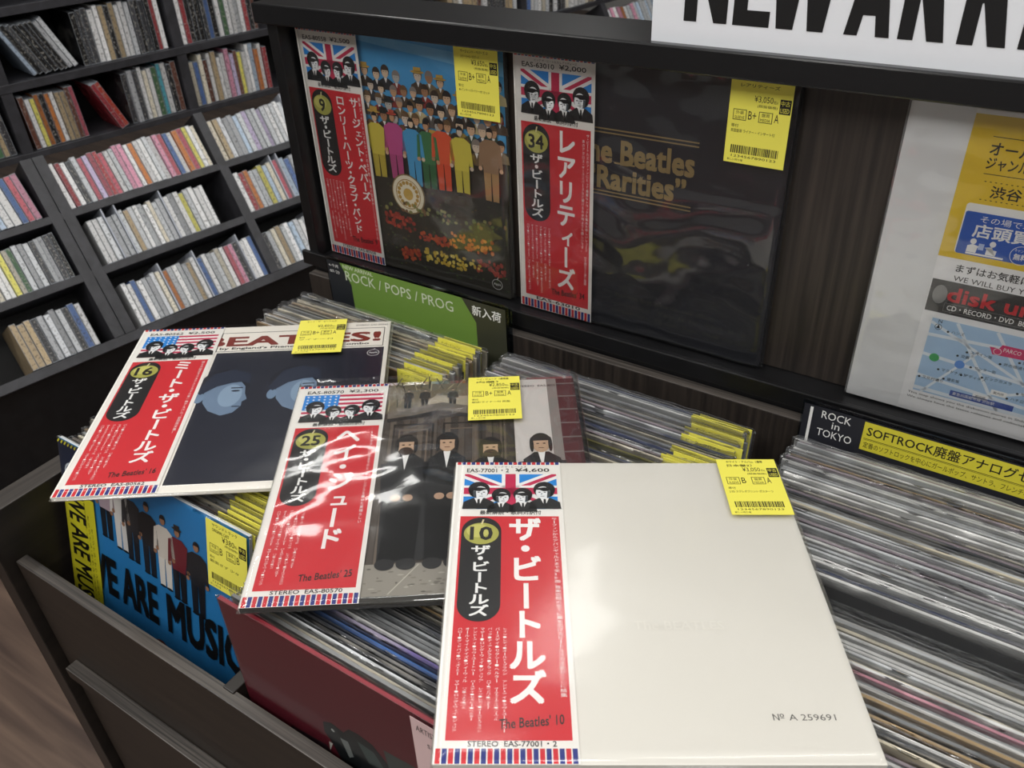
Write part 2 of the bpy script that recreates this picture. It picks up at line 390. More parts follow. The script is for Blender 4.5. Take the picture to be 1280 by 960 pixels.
def film(parent, th, amp, seed, ml=.002, mr=.004, mt=.008, mb=.0015, n=64, freq=18, zt=.0016, mtl=None, name='plastic_sleeve', gather=None):
    """clear sleeve: a rippled front sheet over a flat back sheet, closed left, right and at the foot"""
    x0, x1, y0, y1 = -ml, S+mr, -mb, S+mt; mtl = mtl or M_sleeve
    v, f = [], []
    zm = -th/2
    for j in range(n+1):
        for i in range(n+1):
            a, b = i/n, j/n; x, y = x0+(x1-x0)*a, y0+(y1-y0)*b
            d = min((x-x0)/(ml+.001), (x1-x)/(mr+.001), (y-y0)/(mb+.001), 1.0); d = max(0, d)
            q = Vector((x*freq*.8+seed*7.1, y*freq*1.25, seed*3.3))
            w = noise.noise(q)+.55*abs(noise.noise(q*2.1))+.3*noise.noise(q*4.3)
            g = 1.0
            if gather: g = gather(x/S, y/S)
            z = zm+(zt-zm)*(d**.5)+max(-.0007, amp*g*w)*d
            if i in (0, n) or j == 0: z = zm
            if j == n: z = max(z, zm+.001) + amp*.8*noise.noise(Vector((x*60, seed, 0)))
            v.append((x, y, z))
    for j in range(n):
        for i in range(n):
            a = j*(n+1)+i; f.append((a, a+1, a+n+2, a+n+1))
    b = len(v); zb = -th-.0007
    # back sheet with its own margin joined to the front sheet's three edges
    v += [(0, 0, zb), (S, 0, zb), (S, y1, zb), (0, y1, zb)]
    c = [0, n, n*(n+1)+n, n*(n+1)]
    f += [(b+3, b+2, b+1, b), (c[0], b, b+1, c[1]), (c[1], b+1, b+2, c[2]), (b, c[0], c[3], b+3)]
    me = bpy.data.meshes.new(name); me.from_pydata(v, [], f); me.materials.append(mtl)
    me.polygons.foreach_set('use_smooth', [i < n*n for i in range(len(f))]); me.update()
    o = bpy.data.objects.new(name, me); C.objects.link(o); o.parent = parent; return o

def apple_mark(p, u, v, r, mt, L):
    p.ring(u, v, r, r*.09, mt, L, 28, .92); p.text('Apple', u, v-r*.28, r*.55, mt, L, w=r*1.35, align='c', off=.01)
    p.line((u, v+r*.85), (u+r*.25, v+r*1.3), r*.1, mt, L)

# ------------------------------------------------------------------ room
def struct(name, mb, bevel=0):
    o = mb.build(name); o['kind'] = 'structure'; return o
m = MB(); m.box(-5, 4, -3, 6.5, -.05, 0, M_floor); struct('floor', m)
m = MB(); m.box(-5, 4, -3, 6.5, ZC+1.24, ZC+1.29, M_ceiling); struct('ceiling', m)
m = MB(); m.box(-5.05, -5, -3, 6.5, 0, ZC+1.24, M_wall); struct('wall_left', m)
m = MB(); m.box(-5, 4, 6.5, 6.55, 0, ZC+1.24, M_wall); struct('wall_back', m)
m = MB(); m.box(4, 4.05, -3, 6.5, 0, ZC+1.24, M_wall); struct('wall_right', m)
m = MB(); m.box(-5, 4, -3.05, -3, 0, ZC+1.24, M_wall); struct('wall_front', m)

# ------------------------------------------------------------------ record browser: bins with the display board behind
XR = .30                                         # right end of what is built
unit = thing('record_browser', 'dark wood record browser unit with bins in front of an upright display board', 'shop fixture', (-.3, .52, 0))
def upart(name, boxes, bevel=.0012):
    m = MB()
    for b in boxes: m.box(b[0], b[1], b[2], b[3], b[4]+ZC, b[5]+ZC, *b[6:])
    o = m.build(name, None, bevel=bevel); wparent(o, unit); return o
ZF = -.8890                                      # bin floor
upart('side_panel', [(-.920, -.888, .240, .86, -ZC, -.634, M_counter, M_edge)])
upart('front_board', [(-.881, XR, .252, .2660, -1.32, -.702, M_front, M_edge2)])
upart('lower_rail', [(-.849, XR, .236, .252, -.875, -.857, M_front, M_edge2)])
upart('bin_floor', [(-.886, XR, .2615, .772, ZF-.02, ZF, M_counter)])
upart('plinth', [(-.886, XR, .29, .772, -ZC, -1.32, M_black)])
upart('bin_divider', [(-.539, -.524, .2615, .762, ZF, -.70, M_counter)])
upart('bin_divider', [(-.176, -.161, .2615, .772, ZF, -.66, M_counter)])
upart('bin_divider', [(.186, .20, .2615, .772, ZF, -.66, M_counter)])
upart('riser_panel', [(-.886, XR, .772, .787, -1.2, -.566, M_display, M_edge2)])
upart('display_ledge', [(-.886, XR, .788, .86, -.575, -.5435, M_black), (-.903, XR, .782, .7885, -.558, -.537, M_black)])
upart('display_back', [(-.886, XR, .826, .86, -.5435, -.225, M_display)])
upart('display_side', [(-.892, -.874, .788, .86, -.5435, -.205, M_black)])
upart('display_foot', [(-.886, XR, .80, .86, -ZC, -.575, M_counter)])
upart('top_rail', [(-.905, XR, .780, .872, -.2205, -.196, M_rail)], .002)

# sign standing on the top rail
sg = thing('header_sign', 'white new arrivals header sign with heavy black capitals standing on the top rail', 'sign', (-.36, .79, -.196+ZC))
m = MB(); m.box(-.000, .56, 0, .006, 0, .125, M_white); m.build('sign_board', sg)
p = Print(1.0, 0)
def letter(ch, u0, u1, v0, h, mt):
    lay = [1.0]; W = u1-u0; t = W*.30; U = lambda a: u0+W*a; V = lambda b: v0+h*b
    def q(*pts): lay[0] += .15; p.poly([(U(a), V(b)) for a, b in pts], mt, lay[0])
    if ch == 'N': q((0, 0), (.3, 0), (.3, 1), (0, 1)); q((.7, 0), (1, 0), (1, 1), (.7, 1)); q((.3, 1), (.3, .62), (.7, 0), (.7, .38))
    if ch == 'E': q((0, 0), (.38, 0), (.38, 1), (0, 1)); q((.38, 0), (1, 0), (1, .17), (.38, .17)); q((.38, .42), (.9, .42), (.9, .58), (.38, .58)); q((.38, .83), (1, .83), (1, 1), (.38, 1))
    if ch == 'W': q((0, 1), (.14, 0), (.38, 0), (.24, 1)); q((.24, 0), (.40, 0), (.54, 1), (.44, 1)); q((.46, 1), (.62, 0), (.76, 0), (.58, 1)); q((.62, 0), (.86, 0), (1, 1), (.78, 1))
    if ch == 'A': q((0, 0), (.30, 0), (.62, 1), (.34, 1)); q((.70, 0), (1, 0), (.66, 1), (.38, 1)); q((.2, .21), (.8, .21), (.74, .38), (.26, .38))
    if ch == 'V': q((0, 1), (.32, 1), (.62, 0), (.36, 0)); q((1, 1), (.70, 1), (.38, 0), (.64, 0))
    if ch == 'I': q((0, 0), (1, 0), (1, 1), (0, 1))
    if ch == 'L': q((0, 0), (.38, 0), (.38, 1), (0, 1)); q((.38, 0), (1, 0), (1, .17), (.38, .17))
    if ch == 'R':
        q((0, 0), (.34, 0), (.34, 1), (0, 1)); q((.34, 1), (.34, .83), (.6, .83), (.85, .95), (.7, 1)); q((.6, .83), (.68, .75), (1, .78), (.85, .95)); q((.68, .75), (.68, .6), (1, .55), (1, .78))
        q((.68, .6), (.58, .53), (.82, .46), (1, .55)); q((.34, .53), (.58, .53), (.82, .46), (.66, .40), (.34, .40)); q((.36, .42), (.64, 0), (1, 0), (.78, .5), (.6, .5))
for ch, a, b in (('N', -.328, -.2865), ('E', -.281, -.2475), ('W', -.249, -.192), ('A', -.1825, -.1455), ('R', -.139, -.1035), ('R', -.094, -.0585), ('I', -.050, -.038), ('V', -.032, .006), ('A', .008, .046), ('L', .053, .082)):
    letter(ch, a+.36, b+.36, .0205, .078, BLK)
o = p.build('sign_lettering', sg); o.rotation_euler = (R(90), 0, 0); o.location = (0, -.0003, 0)

# ------------------------------------------------------------------ category dividers
def divider(label, x0, x1, y, ztop, draw, plates):
    t = thing('category_divider', label, 'divider card', (x0, y, ZF+ZC+.001))
    h = ztop-ZF; W = x1-x0
    m = MB(); m.box(0, W, .001, .003, 0, h, M_acrylic); m.build('acrylic_plate', t)
    p = Print(1.0, 0); draw(p, W, h); o = p.build('insert_card', t); o.rotation_euler = (R(90), 0, 0); o.location = (0, .0002, 0)
    return t
def d_na(p, W, h):
    g = col('#6f9140'); k = col('#23262b'); k2 = col('#3c3d30')
    p.rect(.003, h-.30, W-.003, h-.004, k, 0)
    p.poly([(.028, h-.004), (.241, h-.004), (.262, h-.036), (.262, h-.3), (.045, h-.3), (.045, h-.036)], g, 1)
    p.poly([(.241, h-.004), (W-.003, h-.004), (W-.003, h-.3), (.262, h-.3), (.262, h-.036)], k2, 1)
    p.text('NEW ARRIVAL', .034, h-.0115, .0058, col('#d5dcc2'), 2, w=.055, off=.01)
    p.text('ROCK / POPS / PROG', .036, h-.030, .0155, col('#cdd6c0'), 2, w=.190)
    p.text('新入荷', .257, h-.025, .0145, WHT, 2, w=.045, off=.012)
    p.text('4-今月', .006, h-.014, .005, WHT, 2, w=.018); p.text("07-'23", .007, h-.023, .0045, WHT, 2, w=.018)
divider('clear divider card with green new arrivals label behind the back left records', -.839, -.527, .7655, -.5255, d_na, 3)
for i in range(2):
    t = thing('divider_plate', ('blank clear divider plate standing right behind the green label card', 'blank clear divider plate leaning on the riser behind the green label card, hindmost of two')[i], 'divider plate', (-.839+.010*i, .7688+.0015*i, ZF+ZC+.001), group='blank divider plates')
    m = MB(); m.box(0, .305, 0, .0012, 0, .3635-.004*i, M_acrylic); m.build('acrylic_plate', t)
def d_tokyo(p, W, h):
    k = col('#26272e'); y = col('#d9cf3e')
    p.rect(.002, h-.30, W-.002, h-.0035, k, 0)
    p.rect(.0085, h-.30, .0115, h-.006, WHT, 1)
    for s_, v, w, u in (('ROCK', .0165, .030, .036), ('in', .0268, .008, .037), ('TOKYO', .0395, .036, .037)): p.text(s_, u, h-v, .0095 if s_ != 'in' else .0085, WHT, 1, w=w, align='c')
    p.rect(.064, h-.041, W-.002, h-.0055, y, 1)
    p.text('SOFTROCK廃盤アナログセール', .068, h-.0225, .0135, INK, 2, w=.175, off=.01)
    p.rect(.066, h-.0262, W-.004, h-.0256, INK, 2); p.rect(.066, h-.0275, W-.004, h-.0271, INK, 2)
    p.text('定番のソフトロックを中心にガールポップ、サントラ、フレンチポップ、ライヴハウス', .067, h-.0375, .0075, INK, 2, w=.20)
divider('clear divider card with white lettering on black and a yellow soft rock label', -.153, .165, .7655, -.5335, d_tokyo, 1)

# ------------------------------------------------------------------ flyer in a clear pouch on the display board
fl = thing('flyer', 'white flyer with yellow heading and street map in a clear pouch on the display board', 'flyer', M=Matrix.Translation((-.1205, .812, -.5405+ZC)) @ Matrix.Rotation(R(89.4), 4, 'X'))
m = MB(); m.box(0, .315, 0, .3145, -.002, 0, col('#e2e3e4')); m.build('backing_card', fl)
p = Print(1.0, .0005); u0 = .0525
p.box(u0, .265, .004, .310, .0001, .0004, PAPER); p.rect(u0, .004, .265, .310, col('#ededee'), 0)
y_ = col('#e3c22c')
p.rect(u0, .1745, .265, .3065, y_, 1)
p.text('買', .128, .287, .010, INK, 2, w=.010, off=.02); p.ell(.118, .290, .004, .004, INK, 2)
p.text('オール', .0705, .2735, .0105, INK, 2, w=.033, off=.014); p.text('ジャンル', .0705, .2605, .0105, INK, 2, w=.033, off=.014)
p.line((.070, .289), (.105, .2885), .0006, INK, 2); p.line((.0705, .2565), (.104, .2565), .0006, INK, 2)
p.text('高価買取中', .115, .262, .018, INK, 2, w=.10, off=.02); p.ell(.16, .285, .03, .010, WHT, 2)
for q in (.2495, .233):
    for i in range(40): p.rect(.073+i*.0042, q, .0745+i*.0042, q+.0007, INK, 2)
p.text('渋谷ディスク買取センター', .080, .236, .011, INK, 2, w=.15, off=.012)
bl = col('#1d56b4')
p.rrect(.0645, .1805, .255, .229, .003, WHT, 2); p.rrect(.0655, .1805, .254, .2215, .002, bl, 3)
p.text('その場で現金お支払い', .0785, .2125, .0065, WHT, 4, w=.085); p.text('店頭買取', .0755, .1985, .0125, WHT, 4, w=.062, off=.02)
for q, w in ((.078, 1), (.094, -1)):
    p.ell(q, .1942, .0026, .0028, WHT, 4, 14); p.poly([(q-.004, .1835), (q+.004, .1835), (q+.0045, .1885), (q+.006*w, .190), (q, .1915), (q-.004, .1895)], WHT, 4)
p.rect(.074, .1815, .105, .1832, WHT, 4); p.rect(.083, .187, .0875, .193, col('#b8c9ea'), 4)
p.ring(.118, .1885, .009, .0005, WHT, 4, 28); p.text('無料', .118, .184, .006, WHT, 4, w=.011, align='c', off=.02); p.text('キャンセル', .118, .1915, .003, WHT, 4, w=.012, align='c')
p.text('まずはお気軽にご相談ください', .0705, .1615, .0082, INK, 2, w=.125, off=.01)
p.text('WE WILL BUY YOUR COLLECTION', .0705, .1525, .0052, INK, 2, w=.13)
dk = col('#2b2a2a', .25)
p.rect(.0535, .117, .255, .151, dk, 2)
p.ell(.063, .136, .0065, .010, col('#8a8a88'), 3, 14)
p.text('disk union', .070, .131, .0145, col('#c8232c'), 4, w=.105, off=.022)
p.text('CD・RECORD・DVD  BUY&SELL', .072, .1215, .0052, WHT, 4, w=.088, off=.012); p.frame(.069, .1195, .178, .1285, .0004, col('#777674'), 3)
mp_ = col('#a9c6e2'); rd = col('#dfe7ee')
mb_ = (.0625, .026, .25, .1105)
p.rect(*mb_, mp_, 2)
for a, b, w in (((.0625, .092), (.25, .100), .0035), ((.085, .11), (.14, .026), .003), ((.12, .11), (.155, .06), .003), ((.0625, .07), (.25, .055), .0035), ((.0625, .045), (.25, .03), .0035), ((.155, .11), (.25, .05), .005), ((.0625, .106), (.16, .06), .003), ((.17, .026), (.21, .11), .003), ((.07, .026), (.11, .085), .0025), ((.14, .045), (.25, .09), .003), ((.0625, .03), (.25, .026), .004)):
    band(p, a, b, w, mb_, rd, 3)
p.poly([(.117, .094), (.125, .094), (.127, .0985), (.146, .0985), (.152, .088), (.121, .0865)], col('#d02a68'), 4); p.text('PARCO', .129, .0915, .0042, WHT, 5, w=.015); p.ring(.1245, .0905, .0035, .0005, WHT, 5)
p.text('N', .0685, .1065, .0035, INK, 4); p.ring(.0695, .102, .0032, .0005, INK, 4); p.poly([(.0678, .1005), (.0712, .1005), (.0695, .1048)], INK, 4)
p.ell(.0735, .068, .0045, .0045, col('#3fa55a'), 4, 18); p.ell(.097, .067, .0045, .0045, col('#5b8fd6'), 4, 18)
for t, u, v in (('ハンズ', .082, .098), ('スペイン坂', .103, .081), ('交番', .096, .075), ('センター街', .110, .066), ('ロフト', .148, .083), ('井の頭通り', .133, .077), ('マクドナルド', .083, .055), ('アディダス', .104, .055), ('ビックカメラ', .122, .058), ('文化村通り', .068, .042), ('道玄坂', .09, .046), ('ハチ公口', .148, .042), ('地下鉄', .155, .05)):
    p.text(t, u, v, .0035, INK, 4, w=.0038*len(t)); p.ell(u-.003, v+.001, .0012, .0012, INK, 4, 10)
for u, v in ((.160, .075), (.158, .062)): p.rect(u, v, u+.014, v+.009, col('#6b71c4'), 4); p.text('新宿', u+.007, v+.003, .004, WHT, 5, align='c')
for u, v in ((.130, .043), (.116, .034)): p.rect(u, v, u+.014, v+.006, WHT, 4); p.text('案内所', u+.007, v+.0015, .003, INK, 5, align='c')
p.rect(.096, .030, .153, .0365, col('#2d4a9c'), 4); p.text('東急田園都市線 渋谷駅', .0985, .0315, .0038, WHT, 5, w=.038)
p.text('This map shows you the diskunion stores in Shibuya area. We deal with used records,', .0585, .0205, .0032, INK, 2, w=.19)
p.text('We always have the latest releases and collectable used items. We also buy items', .0585, .0155, .0032, INK, 2, w=.185)
p.build('flyer_sheet', fl)
film(fl, .002, .0011, 5, freq=16, zt=.0022, mt=.0005, mr=.003, n=70, mtl=M_sleeve, name='clear_pouch', gather=lambda u, v: 1.6 if u < .22 else .6)

# ------------------------------------------------------------------ records standing on the display board
rnd = random.Random(4)
SKIN = ['#d9b492', '#c79a74', '#e3c7a8', '#a97c5a', '#d8c7b4', '#b9b6b0']
def person_fig(p, u, v, h, coat, trouser, skin, hair, L, hat=None, rg=None):
    """a small plain printed figure, feet at (u, v)"""
    w = h*.14
    p.poly([(u-w*.75, v), (u-w*.1, v), (u-w*.02, v+h*.45), (u-w*.85, v+h*.47)], trouser, L); p.poly([(u+w*.1, v), (u+w*.75, v), (u+w*.85, v+h*.47), (u+w*.02, v+h*.45)], trouser, L)
    p.poly([(u-w*.8, v+h*.40), (u+w*.8, v+h*.40), (u+w*1.15, v+h*.78), (u+w*.5, v+h*.84), (u-w*.5, v+h*.84), (u-w*1.15, v+h*.78)], coat, L+1)
    for sd in (-1, 1):
        p.poly([(u+sd*w*1.15, v+h*.78), (u+sd*w*.8, v+h*.80), (u+sd*w*.95, v+h*.48), (u+sd*w*1.35, v+h*.47)], coat, L+2)
        p.ell(u+sd*w*1.16, v+h*.45, w*.22, h*.03, skin, L+3, 10)
        p.ell(u+sd*w*.42, v+h*.005, w*.42, h*.018, BLK, L+1, 10)
    p.ell(u, v+h*.93, h*.052, h*.066, hair, L+2, 14); p.ell(u, v+h*.915, h*.042, h*.056, skin, L+3, 14)
    p.ell(u, v+h*.94, h*.046, h*.045, hair, L+4, 12, 0, 180)
    if hat: p.ell(u, v+h*.965, h*.085, h*.018, hat, L+5, 16); p.rect(u-h*.045, v+h*.965, u+h*.045, v+h*1.02, hat, L+5)
def bust(p, u, v, r, coat, skin, hair, L, hat=None):
    p.poly([(u-r*1.8, v-r*3.2), (u+r*1.8, v-r*3.2), (u+r*1.6, v-r*1.7), (u+r*.5, v-r*1.1), (u-r*.5, v-r*1.1), (u-r*1.6, v-r*1.7)], coat, L)
    p.poly([(u-r*.35, v-r*1.1), (u+r*.35, v-r*1.1), (u, v-r*2)], WHT, L+1)
    p.ell(u, v+r*.15, r*.95, r*1.1, hair, L+1, 12); p.ell(u, v-r*.12, r*.76, r*.98, skin, L+2, 12)
    p.ell(u, v+r*.25, r*.82, r*.7, hair, L+3, 10, 0, 180); p.rect(u-r*.42, v-r*.06, u-r*.16, v+r*.04, hair, L+3); p.rect(u+r*.16, v-r*.06, u+r*.42, v+r*.04, hair, L+3)
    if hat: p.ell(u, v+r*.6, r*1.5, r*.25, hat, L+4, 14); p.rect(u-r*.8, v+r*.6, u+r*.8, v+r*1.4, hat, L+4)

# left: crowded colourful cover (a plain stand-in crowd, not the printed design)
x_ = -.8665
t1 = thing('vinyl_record', 'record with blue-skied crowd cover and red strip numbered 9, leftmost on the display board', 'record', M=Matrix.Translation((x_, .8155, -.5415+ZC)) @ Matrix.Rotation(R(89.6), 4, 'X'))
p = Print(S, 0)
p.rect(0, 0, 1, 1, col('#2b241c'), 0); p.rect(.3, .62, 1, 1, col('#4aa0d8'), 1); p.poly([(.3, .97), (1, .9), (1, .95), (.3, 1)], col('#79bde6'), 2)
L = 3
for row, (v, r) in enumerate(((.855, .021), (.80, .021), (.745, .021), (.69, .022), (.635, .022))):
    for i in range(13):
        u = .335+.0535*i+(.026 if row % 2 else 0)+rnd.uniform(-.006, .006)
        if row == 0 and i in (4, 8, 9, 11): continue
        if u > .985: continue
        coat = col(rnd.choice(['#2a2a30', '#4a3a2c', '#6b5638', '#30384a', '#7a6a50', '#8a2f2a', '#c9b98c', '#2f4a3a', '#a58a3a', '#5a5450']))
        bust(p, u, v+rnd.uniform(-.01, .01), r*rnd.uniform(.9, 1.1), coat, col(rnd.choice(SKIN)), col(rnd.choice(['#1c1712', '#3a2a1c', '#6b5030', '#8a8078', '#241c18'])), L, col(rnd.choice(['#20201e', '#c9a24a'])) if rnd.random() < .12 else None)
    L += 5
for i, (u, c, tr) in enumerate(((.36, '#cfc04a', '#b8a63a'), (.455, '#c0508c', '#b0487e'), (.55, '#4a9fd0', '#4a9fd0'), (.70, '#e05a34', '#d8502c'), (.79, '#d6c94e', '#c9bc48'), (.93, '#9a7a5c', '#b08a5a'), (.625, '#3f7a4a', '#35683e'))):
    person_fig(p, u, .40+.012*(i % 2), .30, col(c), col(tr), col(SKIN[i % 5]), col('#1c1612'), L, col('#c0503c') if i in (1,) else None)
L += 7
p.poly([(.3, 0), (1, 0), (1, .41), (.8, .43), (.6, .415), (.45, .43), (.3, .42)], col('#2e2a20'), L)
p.ell(.50, .37, .088, .088, col('#8a7448'), L+1, 32); p.ell(.50, .37, .082, .082, col('#e9e2cc'), L+2, 32); p.ring(.50, .37, .066, .004, col('#a8843c'), L+3)
for i in range(16):
    a = 2*math.pi*i/16; p.ell(.50+.05*math.cos(a), .37+.05*math.sin(a), .009, .009, col('#b8923e'), L+3, 10)
p.ell(.50, .37, .026, .026, col('#c9a650'), L+3, 16)
for i in range(240):
    u, v = rnd.uniform(.33, .99), rnd.uniform(.03, .40)
    p.ell(u, v, .006, .004, col(rnd.choice(['#3c4a26', '#4a5a30', '#52461f', '#26301c'])), L+1, 7)
def flowers(u0, u1, v0, v1, n, cols, r=.009):
    for i in range(n):
        p.ell(rnd.uniform(u0, u1), rnd.uniform(v0, v1), r*rnd.uniform(.7, 1.2), r*rnd.uniform(.7, 1.2), col(rnd.choice(cols)), L+3+(i % 4), 8)
flowers(.35, .52, .20, .27, 60, ['#a03a2c', '#b8452f', '#7a2c24']); flowers(.43, .53, .06, .12, 40, ['#9a3528', '#b5542f']); flowers(.54, .70, .17, .21, 36, ['#a8402c', '#c0562f'])
flowers(.56, .86, .08, .14, 60, ['#d0b443', '#c2a13a', '#e0cc66']); flowers(.70, .92, .18, .24, 44, ['#c8632c', '#d8823a']); flowers(.84, .98, .09, .15, 34, ['#93352c', '#a84638'])
flowers(.36, .99, .28, .33, 40, ['#5e6a36', '#8c8a52', '#7a5a3c'])
apple_mark(p, .935, .055, .026, col('#d8d8d2'), L+8)
jacket_box(t1, .004, col('#3a3630'), art=p)
obi(t1, 9, [('サージェント・ペパーズ', .268, .745, .30, .05, .02), ('ロンリー・ハーツ・クラブ・バンド', .193, .745, .13, .05, .02)], 'uk', 'EAS-80558', '¥2,500', [('豪華ジャケットによるロックの金字塔、永遠の名盤がここによみがえる', .300, .75, .12, .012)], .0062, songs=6)
sticker(t1, .805, .745, .997, .997, .0095, ['サージェント・ペパーズ ロ', 'ンリー・ハーツ・クラブ・バ'], '¥3,650', 'B+', 'A', ['帯付', '★インナー/ライナー付 カット'])
film(t1, .004, .0016, 1, freq=10, zt=.0072, mt=.0, n=60)

# second: dark navy cover with gold title
t2 = thing('vinyl_record', 'dark navy record with gold title and red strip numbered 34 on the display board', 'record', M=Matrix.Translation((-.5335, .8155, -.5412+ZC)) @ Matrix.Rotation(R(89.6), 4, 'X'))
p = Print(S, 0); GOLD = col('#8f7a4e', .35); dn = col('#14151f', .4)
p.rect(0, 0, 1, 1, dn, 0)
p.text('The Beatles', .235, .655, .082, GOLD, 2, w=.455, off=.03); p.text('“Rarities”', .285, .560, .080, GOLD, 2, w=.38, off=.03)
for u in (.395, .44, .57): p.rect(u, .655, u+.035, .661, GOLD, 3)
for v in (.770, .757): p.rect(.22, v, .702, v+.005, GOLD, 2)
for v in (.535, .548): p.rect(.25, v-.003, .69, v+.002, GOLD, 2)
p.text('For the first time on one album', .42, .135, .018, col('#3a3a30'), 2, w=.40)
for i, t in enumerate(('Across the Universe', 'Yes It Is', 'This Boy', 'The Inner Light', "I'll Get You", 'Thank You Girl')):
    p.text(t, .40+.19*(i % 3), .10-.035*(i//3), .017, col('#34352e'), 2, w=.16)
jacket_box(t2, .004, dn, art=p)
obi(t2, 34, [('レアリティーズ', .212, .755, .12, .085, .024)], 'uk', 'EAS-63010', '¥2,000',
    [('ザ・ビートルズのファンにとって貴重なトラックを集めた珍しいレコード', .300, .75, .30, .012), ('あのアクロス・ザ・ユニバースなど聴けるのが何よりも嬉しいです。', .283, .73, .30, .012), ('初めて聴けるドイツ語の二曲収録', .297, .28, .16, .012)], .0062, topline='ビッグ ザ・ビートルズ/レアリティーズ', stereo=False, script="The Beatles' 34")
sticker(t2, .800, .742, .993, .997, .0115, ['レアリティーズ'], '¥3,050', 'B+', 'A', ['帯付', '英国盤帯 ライナー・インサート付'])
film(t2, .004, .0042, 2, freq=7, zt=.0078, mt=.0, mr=.004, n=80, gather=lambda u, v: 1.5 if v < .6 and u > .25 else .8)

# ------------------------------------------------------------------ the three records lying across the bins
t3 = thing('vinyl_record', 'record with cream border and two faces on navy lying across the left bins', 'record', M=lp_matrix((-.703, .4836, -.5496), .6316, R(.65), R(1.61), 1.02))
p = Print(S, 0); BR = col('#7c2a20'); nv = col('#171b2b', .4)
p.rect(0, 0, 1, 1, M_cream, 0)
p.frame(.325, .815, .980, .955, .003, INK, 1)
p.text('BEATLES!', .262, .855, .066, BR, 1, w=.70, off=.03)
p.text("by England's Phenomenal Pop Combo", .338, .825, .020, INK, 1, w=.585, off=.02)
p.text('STEREO EAS-80562', .86, .972, .010, INK, 1, w=.13)
p.rect(.333, .036, .985, .806, nv, 1)
for u, v, sd in ((.405, .525, 1), (.665, .535, 1)):
    p.ell(u+.005, v+.06, .098, .105, col('#0f1322'), 2, 30)
    pts = [(u-.04, v+.09), (u+.05, v+.10), (u+.085, v+.045), (u+.092, v), (u+.105, v-.035), (u+.09, v-.05), (u+.092, v-.075), (u+.07, v-.115), (u+.03, v-.13), (u-.02, v-.10), (u-.05, v-.05), (u-.06, v+.02)]
    p.poly(pts, col('#6b8099'), 3); p.ell(u+.04, v-.01, .042, .07, col('#8399b0'), 4, 22)
    p.ell(u+.055, v+.018, .016, .005, nv, 5, 12); p.rect(u+.035, v+.034, u+.078, v+.040, col('#1a2030'), 5); p.rect(u+.06, v-.082, u+.088, v-.076, col('#2a3346'), 5)
    p.ell(u-.07, v-.02, .018, .032, col('#6f86a0'), 4, 14)
    p.poly([(u-.09, v+.02), (u-.05, v+.13), (u+.02, v+.16), (u+.09, v+.13), (u+.10, v+.06), (u+.07, v+.075), (u+.03, v+.07), (u-.02, v+.05), (u-.05, v+.02), (u-.07, v+.0)], col('#1e273b'), 6)
apple_mark(p, .945, .765, .024, WHT, 3)
jacket_box(t3, .0042, M_cream, art=p)
obi(t3, 16, [('ミート・ザ・ビートルズ', .225, .755, .15, .075, .024)], 'us', 'EAS-80562', '¥2,500', [('彼らの記念すべきアメリカでの第一弾アルバム（初回限定盤）', .297, .75, .30, .012)], .0009, script="The Beatles' 16", songs=5)
sticker(t3, .632, .757, .823, 1.006, .0050, ['ミート・ザ・ビートルズ'], '¥2,850', 'B+', 'A', ['帯付', 'ライナー付'])
film(t3, .0042, .0008, 3, freq=9, zt=.0024, mt=.004, n=60, mtl=M_flat)

t4 = thing('vinyl_record', 'record in creased plastic with dark-coated figures by a door lying between the other loose records', 'record', M=lp_matrix((-.4393, .4886, -.5583), .6056, R(2.12), R(.91), .992))
p = Print(S, 0)
p.rect(0, 0, 1, 1, col('#3e3a36'), 0)
p.rect(.32, .80, .80, 1, col('#6d6552'), 1)
for i in range(60):
    u = rnd.uniform(.33, .79); v = rnd.uniform(.83, .99); p.line((u, v), (u+rnd.uniform(-.03, .03), v+rnd.uniform(.02, .07)), .004, col(rnd.choice(['#2f2d24', '#8d8468', '#4a4636', '#a49a7c'])), 2)
p.poly([(.42, .84), (.70, .84), (.62, .92), (.5, .93)], col('#a59c88'), 3)
for u in (.40, .46, .56): person_fig(p, u, .86, .11, col('#26241f'), col('#1c1b18'), col('#a58f78'), col('#16140f'), 4)
wd = ['#4a413a', '#564c43', '#3d3631', '#62574c']
p.rect(.32, .12, .80, .83, col('#40372f'), 10)
for i in range(20): p.rect(.325+.0235*i, .12, .345+.0235*i, .80, col(wd[(i*7) % 4]), 11)
p.poly([(.335, .80), (.335, .84), (.42, .86), (.52, .885), (.62, .86), (.69, .84), (.69, .80), (.6, .82), (.52, .845), (.44, .82)], col('#6a6258'), 12)
p.poly([(.335, .78), (.335, .80), (.44, .82), (.52, .845), (.6, .82), (.69, .80), (.69, .78), (.6, .80), (.52, .82), (.44, .80)], col('#2c2622'), 13)
for a, b in ((.36, .50), (.53, .665)):
    p.frame(a, .22, b, .77, .008, col('#2a241f'), 12); p.frame(a+.02, .25, b-.02, .74, .006, col('#6b5d50'), 12)
for u in (.70, .735, .77): p.line((u, .12), (u, .83), .005, col('#2b2723'), 12)
p.rect(.775, .12, .90, 1, col('#cfcac6'), 13); p.rect(.90, .12, .935, 1, col('#86807c'), 13)
p.rect(.935, .12, 1.0, 1, col('#4b2226'), 13)
for i in range(12): p.rect(.935, .14+.075*i, 1.0, .147+.075*i, col('#6f6a68'), 14)
p.text('STEREO  EAS-80570', .79, .955, .011, INK, 15, w=.16)
p.rect(.32, .025, 1, .14, col('#8f8a80'), 14)
for i in range(90):
    u, v = rnd.uniform(.33, .99), rnd.uniform(.03, .135); p.ell(u, v, rnd.uniform(.003, .012), rnd.uniform(.002, .004), col(rnd.choice(['#6f6a60', '#a8a398', '#7c776c', '#5e5a52'])), 15, 7)
